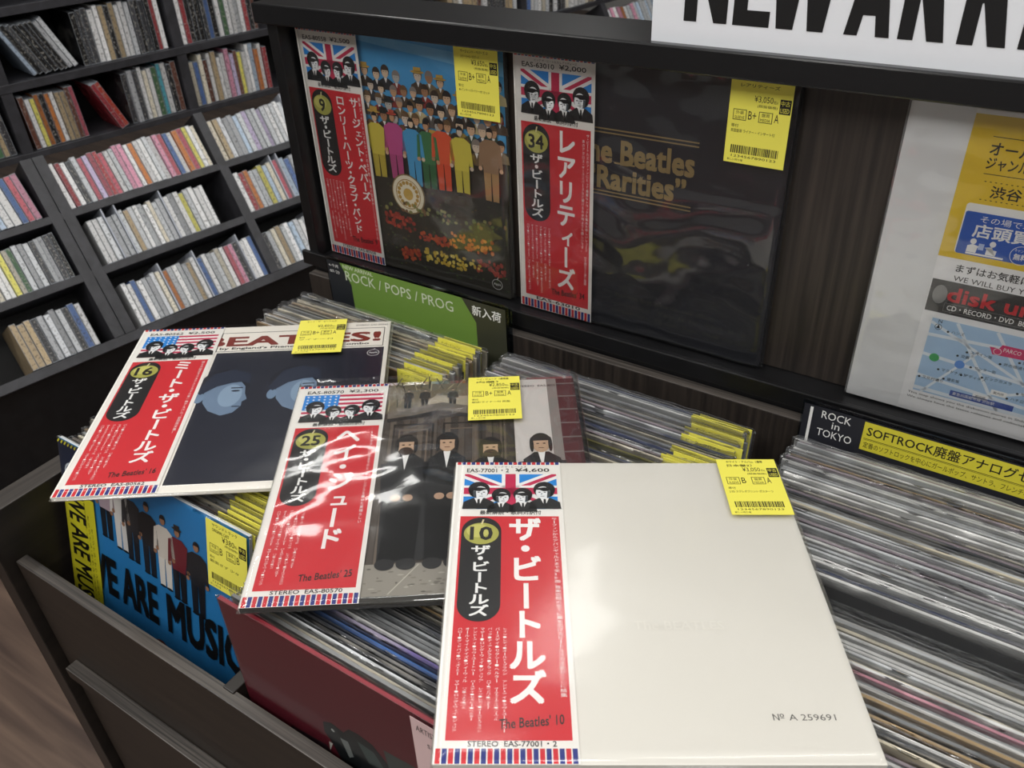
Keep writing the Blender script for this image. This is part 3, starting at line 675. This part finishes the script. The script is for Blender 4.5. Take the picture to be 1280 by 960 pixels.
p.line((.40, .03), (.48, .135), .003, col('#bdb8ac'), 16); p.line((.62, .03), (.58, .13), .003, col('#bdb8ac'), 16)
p.rect(.32, 0, 1, .025, col('#26241e'), 14)
p.poly([(.36, .15), (.92, .15), (.90, .44), (.80, .40), (.62, .42), (.48, .42), (.37, .43)], col('#121315'), 17)
for u, h, hat in ((.412, .58, None), (.548, .585, None), (.692, .55, None), (.86, .56, None)):
    w = .068; dk2 = col('#121315'); v0 = .115
    p.poly([(u-w*.8, v0+.03), (u+w*.8, v0+.03), (u+w*.95, v0+h*.55), (u+w*.9, v0+h*.80), (u+w*.35, v0+h*.86), (u-w*.35, v0+h*.86), (u-w*.9, v0+h*.80), (u-w*.95, v0+h*.55)], dk2, 17)
    for sd in (-1, 1):
        p.ell(u+sd*w*.45, v0+.022, w*.42, .022, BLK, 18, 14); p.line((u+sd*w*.92, v0+h*.78), (u+sd*w*.75, v0+h*.52), .032, col('#17181b'), 18)
        p.ell(u+sd*w*.28, v0+h*.50, w*.24, .015, col('#b9967c'), 20, 12); p.line((u+sd*w*.75, v0+h*.52), (u+sd*w*.32, v0+h*.50), .03, col('#17181b'), 19)
    p.poly([(u-.012, v0+h*.86), (u+.012, v0+h*.86), (u, v0+h*.72)], WHT, 19)
    p.ell(u, v0+h*.948, .036, .046, col('#1c1612'), 20, 20); p.ell(u, v0+h*.928, .0295, .042, col('#c0a084'), 21, 18)
    p.ell(u, v0+h*.958, .030, .026, col('#1c1612'), 22, 14, 0, 180)
    for sd in (-1, 1): p.ell(u+sd*.031, v0+h*.925, .007, .038, col('#1c1612'), 22, 12)
    if u in (.412, .692): p.ell(u, v0+h*.878, .024, .020, col('#3a2a20'), 22, 14)
    for sd in (-1, 1): p.ell(u+sd*.011, v0+h*.932, .0055, .003, col('#2a1c14'), 22, 8)
    p.rect(u-.009, v0+h*.89, u+.009, v0+h*.896, col('#6a3c30'), 22)
jacket_box(t4, .004, col('#2d2a28'), art=p)
obi(t4, 25, [('ヘイ・ジュード', .212, .755, .20, .085, .024)], 'us', 'EAS-80570', '¥2,300', [("'64年から'70年までのヒット・シングルを集めた素晴らしい", .293, .75, .30, .012)], .003, script="The Beatles' 25", songs=5)
sticker(t4, .617, .752, .803, .998, .0076, ['ヘイ・ジュード（通常国', '内盤）'], '¥2,850', 'B+', 'A', ['帯付', '解説/ライナー付 両面'])
film(t4, .004, .0024, 9, freq=8.5, zt=.0048, ml=.003, mr=.006, mt=.012, n=90)

t5 = thing('vinyl_record', 'plain cream-white record with red strip numbered 10 lying in front across the bins', 'record', M=lp_matrix((-.1978, .4548, -.5492), .5724, R(1.35), R(2.35), .99))
p = Print(S, 0); WL = col('#dbd8d0', .5)
p.rect(0, 0, 1, 1, WL, 0)
p.text('The BEATLES', .485, .362, .026, col('#e1ded6', .5), 3, w=.23, off=.01)
p.text('№ A 259691', .776, .108, .017, col('#55534f'), 1, w=.145)
jacket_box(t5, .006, WL, art=p)
obi(t5, 10, [('ザ・ビートルズ', .212, .756, .145, .095, .028)], 'uk', 'EAS-77001・2', '¥4,600', [('サーフィンからアバンギャルドまで全30曲、音楽空間の全てに翼を広げるビートルズの才能がここに結集', .297, .757, .165, .017)], .0009, topline='ビッグ ザ・ビートルズ', script="The Beatles' 10", songs=7)
sticker(t5, .814, .756, .996, 1.0, .0052, ['ホワイト・アルバム（通常', '日本盤2）'], '¥3,050', 'B', 'A', ['帯付', '2/3D ステレオプリント ポスターつ'])
film(t5, .006, .0007, 6, freq=7, zt=.0026, mt=.003, n=60, mtl=M_flat)

# ------------------------------------------------------------------ records standing in the bins
def film_mesh(seed, wide=.003, up=.0075, n=72):
    rr = random.Random(seed); v, f = [], []
    th = .0046
    for side, z0 in ((0, .0005), (1, -.0038)):
        b = len(v)
        for j, y in enumerate((-.0005, .15, .30, S-.004, S+up*.45, S+up-.0009, S+up)):
            for i in range(n+1):
                x = -wide+(S+2*wide)*i/n
                z = z0
                if j >= 3: z += (.0001*rr.uniform(-1, 1)*(j < 6)+.0007*max(-.6, min(.6, noise.noise(Vector((x*105, seed*3.7, side*9+min(j, 5))))))) * (1 if j > 3 else .3)
                if i in (0, n): z = -.0014
                yy = y
                if j >= 5: yy += .0022*noise.noise(Vector((x*48+seed, side*5.5, seed*1.3)))-(.003 if i in (0, n) else 0)
                if j < 3: z = z0 if i not in (0, n) else -.0014
                v.append((x, yy, z))
        for j in range(6):
            for i in range(n):
                a = b+j*(n+1)+i; f.append((a, a+1, a+n+2, a+n+1))
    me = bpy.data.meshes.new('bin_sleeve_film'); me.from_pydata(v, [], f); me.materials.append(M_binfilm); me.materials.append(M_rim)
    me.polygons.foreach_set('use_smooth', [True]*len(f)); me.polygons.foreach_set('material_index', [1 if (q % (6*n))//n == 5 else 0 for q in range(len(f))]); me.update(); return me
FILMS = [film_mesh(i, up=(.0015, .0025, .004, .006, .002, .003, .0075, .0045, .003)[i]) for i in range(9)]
def jacket_mesh(th, spine_dark):
    m = MB(); m.box(0, S, 0, S-.001, -th, 0, M_jacket); me = m.mesh('card_sleeve'); return me
JACKETS = [jacket_mesh(t, 0) for t in (.0028, .0032, .0035)]
STK = {}
def clear_copy(i):
    me = FILMS[i].copy(); me.materials[0] = M_flat; return me
def small_sticker_mesh(base, seed):
    k = (base, seed)
    if k in STK: return STK[k]
    p = Print(1.0, 0); b = col(base); W, H = .06, .078
    p.rect(0, 0, W, H, b, 0)
    p.box(0, W, H-.0001, H+.0006, -.0012, 0, b)
    t = ('キング・クリムゾン', 'ムーディー・ブルース', 'イエス', 'ピンク・フロイド', 'ジェネシス')[seed % 5]
    p.text(t, .006, H-.0065, .0038, INK, 1, w=.03+.003*(seed % 4)); p.text('12インチ レコード', .008, H-.014, .0032, INK, 1, w=.03)
    p.text('¥%d,%d80' % (1+seed % 3, 3+seed % 6), .026, H-.026, .006, INK, 1, w=.018); p.rect(.048, H-.027, .058, H-.016, BLK, 1)
    for xa in (.006, .03): p.frame(xa, H-.038, xa+.013, H-.029, .0005, INK, 1); p.text('B', xa+.016, H-.037, .006, INK, 1)
    for i in range(22): p.rect(.006+.0021*i, .01, .0068+.0021*i+.0004*(i % 3), .018, INK, 1)
    me = p.mesh('small_price_sticker'); STK[k] = me; return me
NAMES = [('cream', '#d8cfb8'), ('white', '#e4e4e2'), ('pale grey', '#cdd0d2'), ('grey', '#9a9ea1'), ('charcoal', '#3a3c42'), ('black', '#17181a'), ('navy', '#27345a'), ('blue', '#33578f'),
         ('teal', '#2f7286'), ('brown', '#5f4a38'), ('tan', '#a98f68'), ('red', '#a53230'), ('pink', '#c98f9c'), ('violet', '#5d4f86'), ('olive', '#6f6b3c'), ('mauve', '#9a8a94'), ('green', '#3d6a4a'), ('orange', '#c4733a')]
HEX = dict(NAMES)
ORD = ['first', 'second', 'third', 'fourth', 'fifth', 'sixth', 'seventh', 'eighth', 'ninth', 'tenth', 'eleventh', 'twelfth', 'thirteenth', 'fourteenth', 'fifteenth', 'sixteenth', 'seventeenth', 'eighteenth', 'nineteenth']
TENS = ['', '', 'twenty', 'thirty', 'forty', 'fifty', 'sixty', 'seventy', 'eighty', 'ninety']
def ordinal(n):
    if n < 20: return ORD[n-1]
    t, o = divmod(n, 10)
    return (TENS[t][:-1]+'ieth') if o == 0 else TENS[t]+'-'+ORD[o-1]
def bin_record(color, x, y, ztop, lean, label, group, stk=None, stk_u=.052, rr=random):
    h = (ztop-ZF)/math.cos(R(lean))/S
    t = thing('vinyl_record', label, 'record', group=group, M=Matrix.Translation((x, y-.31*math.tan(R(lean)), ZF+ZC+.0022)) @ Matrix.Rotation(R(90-lean), 4, 'X') @ Matrix.Diagonal((1, h, 1, 1)))
    j = bpy.data.objects.new('jacket', rr.choice(JACKETS)); C.objects.link(j); j.parent = t
    c = lin(color); k = rr.uniform(.85, 1.25); j.color = (min(1, c[0]*k), min(1, c[1]*k), min(1, c[2]*k), 1)
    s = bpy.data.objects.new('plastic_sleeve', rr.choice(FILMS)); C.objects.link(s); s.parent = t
    if stk:
        q = bpy.data.objects.new('price_sticker', small_sticker_mesh(stk, rr.randrange(5))); C.objects.link(q); q.parent = t
        q.location = (S-stk_u-rr.uniform(0, .008), S+.003-.078, .0010)
    return t
def stack(where, group, x, y0, y1, n, ztop, lean, pal, seed, stk=None, stk_p=1.0, stk_u=.058, zj=.007, xj=.005, skip=()):
    rr = random.Random(seed)
    for i in range(n):
        y = y0+(y1-y0)*i/(n-1)
        if any(a < y < b for a, b in skip): continue
        nm = pal[i] if i < len(pal) else rr.choice(pal)
        if isinstance(pal, tuple): nm = rr.choice(pal)
        bin_record(HEX[nm], x+rr.uniform(-xj, xj), y, ztop-rr.uniform(0, zj), lean, where % (nm, ordinal(i+1)), group,
                   stk if rr.random() < stk_p else None, stk_u, rr)
# left bin, the records behind the blue-covered one
stack('%s-edged record, %s behind the blue cover with standing people', 'records in the front left bin', -.872, .3575, .515, 28, -.586, 14.4, ('cream', 'white', 'pale grey', 'grey', 'tan', 'white', 'cream', 'brown'), 11, '#e8e05a', .9)
# back left bin, before the green divider
stack('%s-edged record before the green divider label, %s from the front', 'records in the back left bin', -.868, .650, .745, 18, -.580, 7, ('white', 'pale grey', 'cream', 'tan', 'grey', 'cream', 'white'), 12, '#e8e05a', .9, .06)
# middle back bin
stack('%s-edged record below the dark navy display record, %s from the front', 'records in the back middle bin', -.512, .560, .744, 35, -.577, 7, ('pale grey', 'grey', 'charcoal', 'cream', 'mauve', 'navy', 'grey', 'olive', 'teal', 'white', 'pale grey'), 13, '#e8e05a', .75, .056)
# middle front bin, behind the dark red cover
stack('%s-edged record, %s behind the dark red cover', 'records in the front middle bin', -.512, .2808, .452, 32, -.580, 1.0, ['cream', 'grey', 'cream', 'pale grey', 'black', 'charcoal', 'blue', 'violet', 'white', 'grey', 'pale grey', 'grey', 'charcoal', 'black', 'cream', 'tan', 'cream', 'brown', 'cream', 'teal', 'teal', 'red', 'blue', 'cream', 'tan', 'grey', 'white', 'navy', 'cream', 'grey'], 14)
# right bin
stack('%s-edged record in the bin beside the plain cream-white record, %s from the front', 'records in the right bin', -.148, .400, .752, 67, -.573, 6, ('grey', 'pale grey', 'white', 'charcoal', 'grey', 'pale grey', 'cream', 'pale grey', 'white', 'grey', 'white', 'pale grey', 'mauve', 'white', 'pale grey', 'tan', 'navy', 'cream', 'white', 'pink', 'white', 'pale grey', 'cream', 'pale grey'), 15, '#d79aa2', .12, .02, skip=((.536, .568),))
# thick black box set in the right bin
bs = thing('record_box', 'thick black record box standing among the records in the right bin', 'record', M=Matrix.Translation((-.148, .543-.322*math.tan(R(6)), ZF+ZC+.0032)) @ Matrix.Rotation(R(84), 4, 'X'))
m = MB(); m.box(0, S, 0, .316, -.020, 0, col('#101113', .5)); m.build('box_body', bs, bevel=.001)
m = MB(); m.box(-.0006, S+.0006, -.0002, .321, .0008, .0011, M_binfilm); m.box(-.0006, S+.0006, -.0002, .321, -.0216, -.0212, M_binfilm); m.build('plastic_sleeve', bs)

# dark red record at the front of the middle bin
rl = thing('vinyl_record', 'dark red record cover with small black animal drawing facing out of the front middle bin', 'record', M=Matrix.Translation((-.516, .2695, ZF+ZC+.0022)) @ Matrix.Rotation(R(89.2), 4, 'X'))
p = Print(S, 0); MR = col('#6d2431', .4); p.rect(0, 0, 1, 1, MR, 0)
gk = col('#22272a')
p.poly([(.335, .64), (.34, .69), (.375, .71), (.42, .70), (.445, .735), (.48, .74), (.53, .73), (.575, .68), (.60, .60), (.59, .45), (.40, .42), (.385, .53), (.36, .60)], gk, 1)
p.poly([(.40, .66), (.43, .665), (.44, .60), (.42, .58)], col('#8d9493'), 2); p.poly([(.47, .70), (.53, .695), (.56, .64), (.50, .62)], col('#4b5a58'), 2)
p.ell(.375, .675, .007, .007, col('#c8ccca'), 2, 10); p.poly([(.345, .60), (.36, .60), (.34, .55)], col('#d8d4cc'), 2)
p.poly([(.57, .74), (.70, .755), (.74, .70), (.72, .45), (.60, .45)], col('#4c5654'), 1)
p.poly([(.18, .55), (.33, .57), (.36, .50), (.36, .40), (.18, .42)], col('#3d2a30'), 1)
jacket_box(rl, .004, col('#8a2a35'), art=p)
p = Print(S, .0030); PK = col('#e3c4c4')
p.rect(.70, .55, .90, 1.0, PK, 0); p.box(.70*S, .90*S, .55*S, S, .0027, .0029, PK)
p.text('ARTIST KING CRIM', .715, .955, .022, INK, 1, w=.165); p.text('SLEEVE VG', .745, .905, .016, INK, 1, w=.12); p.text('¥5,', .80, .83, .03, INK, 1, w=.05)
p.frame(.72, .72, .79, .78, .003, INK, 1); p.text('B3', .80, .715, .05, INK, 1, w=.06); p.frame(.72, .64, .79, .70, .003, INK, 1); p.text('¥5,280', .72, .59, .03, INK, 1, w=.14)
p.build('price_sticker', rl)
o = bpy.data.objects.new('plastic_sleeve', clear_copy(2)); C.objects.link(o); o.parent = rl; o.location.z = .0006

# blue record at the front of the left bin
bl_ = thing('vinyl_record', 'blue record cover with standing people and yellow strip, leaning in the front left bin', 'record', M=Matrix.Translation((-.874, .348-.3035*math.tan(R(14.4)), ZF+ZC+.0022)) @ Matrix.Rotation(R(90-14.4), 4, 'X'))
p = Print(S, 0); BB = col('#2f86c6'); p.rect(0, 0, 1, 1, BB, 0)
figs = [(.25, '#b9a4ae', '#1c1c22', 0), (.335, '#e6e2de', '#e6e2de', 0), (.40, '#2a2a30', '#22222a', 0), (.49, '#1d1d22', '#22242c', 0), (.575, '#e4dcd2', '#ece6de', 0), (.65, '#7a2632', '#1e1e24', 1), (.745, '#26262c', '#1f2026', 0)]
for i, (u, a, b, hat) in enumerate(figs): person_fig(p, u, .675-.017*i, .30, col(a), col(b), col('#a87a5c'), col('#1e1510'), 2+i, col('#3a3026') if hat else None)
for ch, u in (('WE', .155), ('ARE', .315), ('MUSIC', .575)):
    pass
p.text('WE', .085, .425, .155, BLK, 14, w=.195, off=.035); p.text('ARE', .315, .425, .155, BLK, 14, w=.20, off=.035); p.text('MUSIC', .575, .425, .155, BLK, 14, w=.385, off=.035)
p.ell(.52, .30, .05, .05, col('#7a3a2c'), 3, 18); p.text('ORIGINAL SOUNDTRACK', .30, .10, .05, BLK, 3, w=.5)
jacket_box(bl_, .004, col('#cfd3d6'), art=p)
p = Print(S, .0018); ky = col('#dfd832'); dkb = col('#1c2740')
p.rect(0, 0, .185, 1, ky, 0); p.rect(0, .80, .185, 1.0, dkb, 1)
for i in range(9): p.line((.0+.02*i, .985), (.012+.02*i, 1.0), .007, ky, 2)
p.ring(.075, .87, .05, .008, col('#cfd6e0'), 2); p.rect(.10, .83, .115, .97, col('#cfd6e0'), 2)
p.text('WE ARE MUSIC', .025, .79, .10, BLK, 3, w=.52, rot=-90, off=.02)
for i in range(3): p.vtext('オリジナル・サウンドトラック盤', .125+.017*i, .78-.05*i, .30, .012, INK, 3, res=1)
p.build('obi_strip', bl_)
p_ = sticker(bl_, .815, .745, 1.003, 1.0, .0042, ['サウンドトラック', 'ORIGINAL CAST'], '¥380', 'B', 'B', ['帯付', '盤面きず 少々'])
o = bpy.data.objects.new('plastic_sleeve', clear_copy(4)); C.objects.link(o); o.parent = bl_; o.location.z = .0020

# ------------------------------------------------------------------ CD shelf along the left wall
K0 = Vector((-2.15865, 1.45402, -.70646+ZC)); DV = Vector((.19427, .98095, 0)).normalized(); NV = Vector((DV.y, -DV.x, 0)); ANG = R(31)
DN = Vector((0, 0, -1))*math.cos(ANG)+NV*math.sin(ANG)
def frame_m(t, h, slanted):
    """axes of a place on the shelf: x along the shelf, y into it, z up its face"""
    U = -DN if slanted else Vector((0, 0, 1)); Y = U.cross(DV)
    o = K0+DV*t+(DN*h if slanted else Vector((0, 0, h)))
    return Matrix(((DV.x, Y.x, U.x, o.x), (DV.y, Y.y, U.y, o.y), (DV.z, Y.z, U.z, o.z), (0, 0, 0, 1)))
base0 = K0+DV*.5; base0.z = 0
shelf = thing('cd_shelf', 'long charcoal CD shelf with slanted lower rows standing behind the record bins', 'shelf', base0)
def spart(name, boxes, bevel=.001):
    m = MB()
    for M_, b, mt in boxes: m.box(*b, mt, M=M_)
    o = m.build(name, None, bevel=bevel); wparent(o, shelf); return o
T0, T1 = -.95, 2.75
UP_T = [-.36, .112, .575, 1.04, 1.505, 1.97, 2.435]
F0 = frame_m(0, 0, False); FS = frame_m(0, 0, True)
for h in (.177, .347, .53): spart('shelf_board', [(F0, (T0, T1, 0, .17, h-.02, h), M_shelf)])
spart('shelf_board', [(F0, (T0, T1, -.001, .17, -.010, .006), M_shelf)])
for h0, h1 in ((.158, .177), (.321, .342), (.507, .532)): spart('shelf_board', [(FS, (T0, T1, 0, .155, -h1, -h0), M_shelf)])
for t in UP_T:
    w = .014
    spart('upright', [(F0, (t-w, t+w, .002, .17, .006, .53), M_shelf)])
    if t < 0: spart('upright', [(FS, (t-.030, t-.001, -.001, .155, -.507, -.006), M_shelf)]); spart('upright', [(FS, (t+.001, t+.030, -.001, .155, -.507, -.006), M_shelf)])
    else: spart('upright', [(FS, (t-w, t+w, -.001, .155, -.507, -.006), M_shelf)])
spart('back_panel', [(F0, (T0, T1, .171, .19, -.01, .55), M_shelfback)])
spart('lower_back_panel', [(FS, (T0, T1, .156, .17, -.54, .0), M_shelfback)])
pz = (FS @ Vector((0, 0, -.532))); off_y = (pz-K0).dot(NV)
spart('plinth', [(F0, (T0, T1, -off_y+.03, -off_y+.045, -K0.z, pz.z-K0.z-.004), M_black)])

m_cd = MB()
iy, iz = .06, .012
v = [(0, 0, 0), (1, 0, 0), (1, 0, 1), (0, 0, 1), (iy, -.0002, iz), (1-iy, -.0002, iz), (1-iy, -.0002, 1-iz), (iy, -.0002, 1-iz)]
m_cd.face([v[4], v[5], v[6], v[7]], M_spine)
for a, b in ((0, 1), (1, 2), (2, 3), (3, 0)): m_cd.face([v[a], v[b], v[b+4], v[a+4]], M_case)
m_cd.face([(0, 0, 1), (1, 0, 1), (1, 1, 1), (0, 1, 1)], M_case); m_cd.face([(0, 1, 0), (1, 1, 0), (1, 0, 0), (0, 0, 0)], M_case)
m_cd.face([(0, 0, 0), (0, 0, 1), (0, 1, 1), (0, 1, 0)], M_cover); m_cd.face([(1, 0, 0), (1, 1, 0), (1, 1, 1), (1, 0, 1)], M_cover); m_cd.face([(1, 1, 0), (0, 1, 0), (0, 1, 1), (1, 1, 1)], M_case)
CD_ME = m_cd.mesh('cd_case')
m_dv = MB(); m_dv.box(0, 1, 0, 1, 0, 1, mat('#b4b9c4', .35, 'grey_divider_plastic')); DV_ME = m_dv.mesh('index_divider')
def cdbox(me, name, t, h, slanted, th, hh, dep, lean, setb, color, label, cat, group):
    o = bpy.data.objects.new(name, me); C.objects.link(o)
    o.matrix_world = frame_m(t, h, slanted) @ Matrix.Translation((0, setb, 0)) @ Matrix.Rotation(lean, 4, 'Y') @ Matrix.Diagonal((th, dep, hh, 1))
    if color: o.color = lin(color)
    o['label'] = label; o['category'] = cat; o['group'] = group
    return o
CN = dict(white='#dfdfe0', grey='#a3a6ab', silver='#c3c7cc', black='#1a1a1d', charcoal='#3d3e43', cream='#d3cab4', tan='#b39a72', red='#b03038', pink='#d889a6', blue='#4a6db0', yellow='#d8cf52', brown='#6b3a2c', teal='#3a8fa0', orange='#c9702f', lilac='#b9a8cf', green='#4c7a4e', rose='#c05060', pale_blue='#a9bfd8')
def row(where, t0, t1, h, slanted, pal, seed, hh=(.120, .126), th=(.010, .014), lean=0.0, divs=0, gaps=(), leans=None, setb=(.006, .014)):
    rr = random.Random(seed); t = t0; i = 0
    while t < t1-.008:
        w = rr.uniform(*th); i += 1
        nm = pal[(i-1) % len(pal)] if isinstance(pal, list) else rr.choice(pal)
        ln = lean+rr.uniform(-.003, .003)
        if leans: ln = leans(t)
        H = rr.uniform(*hh); sb = rr.uniform(*setb)
        hc = CN[nm]
        c = tuple(int(hc[k:k+2], 16) for k in (1, 3, 5)); f = rr.uniform(.85, 1.1); g_ = sum(c)/3; c = '#%02x%02x%02x' % tuple(min(255, int((q*.78+g_*.22)*f)) for q in c)
        nmw = nm.replace('_', ' ')
        drop = abs(math.sin(ln))*w+.0006
        cdbox(CD_ME, 'cd_case', t, h+(-drop if slanted else drop), slanted, w*.94, H, .14, ln, sb, c, '%s CD case, %s in the %s' % (nmw, ordinal(i), where), 'CD case', 'CD cases in the '+where)
        t += w/math.cos(ln)+.0009
        if divs and rr.random() < divs and t < t1-.02:
            i += 1
            cdbox(DV_ME, 'index_divider', t+.001, h+(-.0006 if slanted else .0006), slanted, .0035, .142, .142, lean, .004, None, 'tall grey index divider, %s in the %s' % (ordinal(i), where), 'index divider', 'index dividers in the '+where)
            t += .0065
# upright rows
dark = ['black', 'charcoal', 'pale_blue', 'black', 'black', 'black', 'charcoal', 'silver', 'silver', 'grey']
row('upper left bay top row', -.280, -.165, .1775, False, ['pale_blue', 'black', 'charcoal', 'black', 'black', 'black', 'black', 'silver', 'silver', 'grey'], 21, (.13, .137), (.010, .013), leans=lambda t: -.42)
row('upper left bay top row right half', -.150, .094, .1775, False, ['black', 'charcoal', 'charcoal', 'white', 'white', 'tan', 'black', 'tan', 'white', 'white', 'silver', 'charcoal', 'black', 'charcoal', 'black', 'red', 'white', 'white', 'black', 'charcoal'], 22, (.130, .140), (.011, .015))
row('upper left bay second row', -.335, -.195, .0065, False, ['brown', 'white', 'yellow', 'orange', 'black', 'orange', 'white', 'tan', 'tan', 'brown', 'rose', 'brown'], 23, (.125, .135), (.010, .014), lean=-.04)
row('upper left bay second row right half', -.068, .094, .0065, False, ['charcoal', 'grey', 'charcoal', 'white', 'cream', 'white', 'green', 'teal', 'white', 'black', 'brown', 'tan', 'yellow', 'black'], 24, (.130, .142), (.011, .016))
row('upper middle bay top row', .128, .375, .1775, False, ['white', 'red', 'black', 'black', 'black', 'charcoal', 'blue', 'black', 'white', 'green', 'white', 'white', 'silver', 'white', 'red', 'black', 'brown', 'white', 'blue', 'pale_blue'], 25, (.130, .140), (.012, .016))
row('upper middle bay second row', .128, .385, .0065, False, ['cream', 'blue', 'cream', 'brown', 'white', 'tan', 'white', 'white', 'pink', 'lilac', 'brown', 'yellow', 'white', 'white', 'pale_blue', 'orange', 'white', 'red', 'red', 'rose', 'cream', 'yellow', 'brown'], 26, (.120, .140), (.011, .015))
row('row left of the upper left bay', -.46, -.385, .0065, False, ['green', 'cream', 'green', 'tan', 'charcoal'], 27, (.12, .13), (.012, .016), lean=-.05)
# far end behind the display board
row('far end upper row behind the display board', 1.06, 1.485, .0065, False, ('brown', 'white', 'tan', 'red', 'white', 'silver', 'white', 'charcoal', 'grey', 'cream'), 28, (.12, .14), (.018, .026))
row('far end upper row past the next upright', 1.525, 1.95, .0065, False, ('white', 'green', 'white', 'charcoal', 'tan', 'blue', 'black', 'silver', 'cream'), 29, (.12, .14), (.018, .026))
row('far end slanted row behind the display board', 1.99, 2.40, .156, True, ('white', 'white', 'silver', 'pink', 'white', 'pale_blue', 'orange'), 30, (.115, .125), (.018, .024), lean=.02)
# slanted rows
row('first slanted row of the left bay', -.52, -.395, .156, True, ['silver', 'pale_blue', 'white', 'white', 'blue', 'rose', 'pink', 'white', 'white', 'yellow'], 31, (.120, .128), (.014, .020), lean=-.06)
row('second slanted row of the left bay', -.60, -.395, .320, True, ['cream', 'cream', 'white', 'white', 'yellow', 'cream', 'green', 'silver', 'grey', 'silver', 'charcoal', 'silver', 'grey', 'charcoal', 'black'], 32, (.118, .126), (.011, .014))
row('third slanted row of the left bay', -.60, -.43, .505, True, ['tan', 'tan', 'tan', 'charcoal', 'grey', 'silver', 'grey', 'silver', 'charcoal', 'blue', 'white'], 33, (.118, .128), (.013, .017))
row('first slanted row of the middle bay', -.326, .092, .156, True, ['white', 'red', 'white', 'charcoal', 'silver', 'rose', 'lilac', 'rose', 'red', 'rose', 'white', 'silver', 'pink', 'pink', 'white', 'orange', 'white', 'white', 'silver', 'white', 'pink', 'rose', 'blue', 'white', 'orange', 'rose', 'yellow', 'white', 'cream', 'white', 'orange', 'cream', 'pale_blue', 'pale_blue'], 34, (.118, .128), (.0115, .0155), lean=-.03)
row('second slanted row of the middle bay', -.31, .035, .320, True, ['white', 'white', 'silver', 'brown', 'silver', 'grey', 'cream', 'silver', 'tan', 'silver', 'white', 'silver', 'white', 'cream', 'silver', 'grey', 'silver', 'white', 'grey', 'white', 'yellow', 'silver', 'white', 'white', 'white', 'silver'], 35, (.116, .126), (.0115, .0155), divs=.16)
row('third slanted row of the middle bay', -.308, .092, .505, True, ['white', 'white', 'blue', 'white', 'silver', 'grey', 'silver', 'cream', 'silver', 'orange', 'silver', 'white', 'silver', 'grey', 'tan', 'white', 'silver', 'blue', 'white', 'grey', 'silver', 'cream', 'white', 'rose', 'pink', 'charcoal', 'charcoal'], 36, (.116, .126), (.0115, .0155), divs=.2)
row('first slanted row of the next bay', .13, .45, .156, True, ['cream', 'tan', 'silver', 'grey', 'silver', 'pale_blue', 'silver', 'lilac', 'silver', 'silver', 'lilac', 'silver', 'white', 'silver', 'white', 'silver', 'rose', 'cream', 'red', 'white'], 37, (.118, .126), (.013, .017), divs=.06)
row('second slanted row of the next bay', .13, .45, .320, True, ['white', 'red', 'orange', 'silver', 'silver', 'yellow', 'pale_blue', 'cream', 'blue', 'rose', 'red', 'pale_blue', 'blue', 'silver', 'charcoal', 'silver'], 38, (.116, .126), (.013, .017), divs=.1)
row('third slanted row of the next bay', .13, .42, .505, True, ['charcoal', 'silver', 'cream', 'tan', 'silver', 'white', 'pale_blue', 'silver', 'white', 'silver'], 39, (.116, .126), (.014, .018), divs=.3)
# the two that stick out of the upper rows
cdbox(CD_ME, 'cd_case', -.112, .0085, False, .012, .135, .125, -.38, -.01, '#8c2a34', 'dark red plastic-wrapped case leaning out of the upper left bay second row', 'CD case', 'leaning red cases')
cdbox(CD_ME, 'cd_case', -.096, .0085, False, .012, .135, .125, -.38, .004, '#a83a2c', 'orange-red case leaning beside the dark red wrapped one', 'CD case', 'leaning red cases')
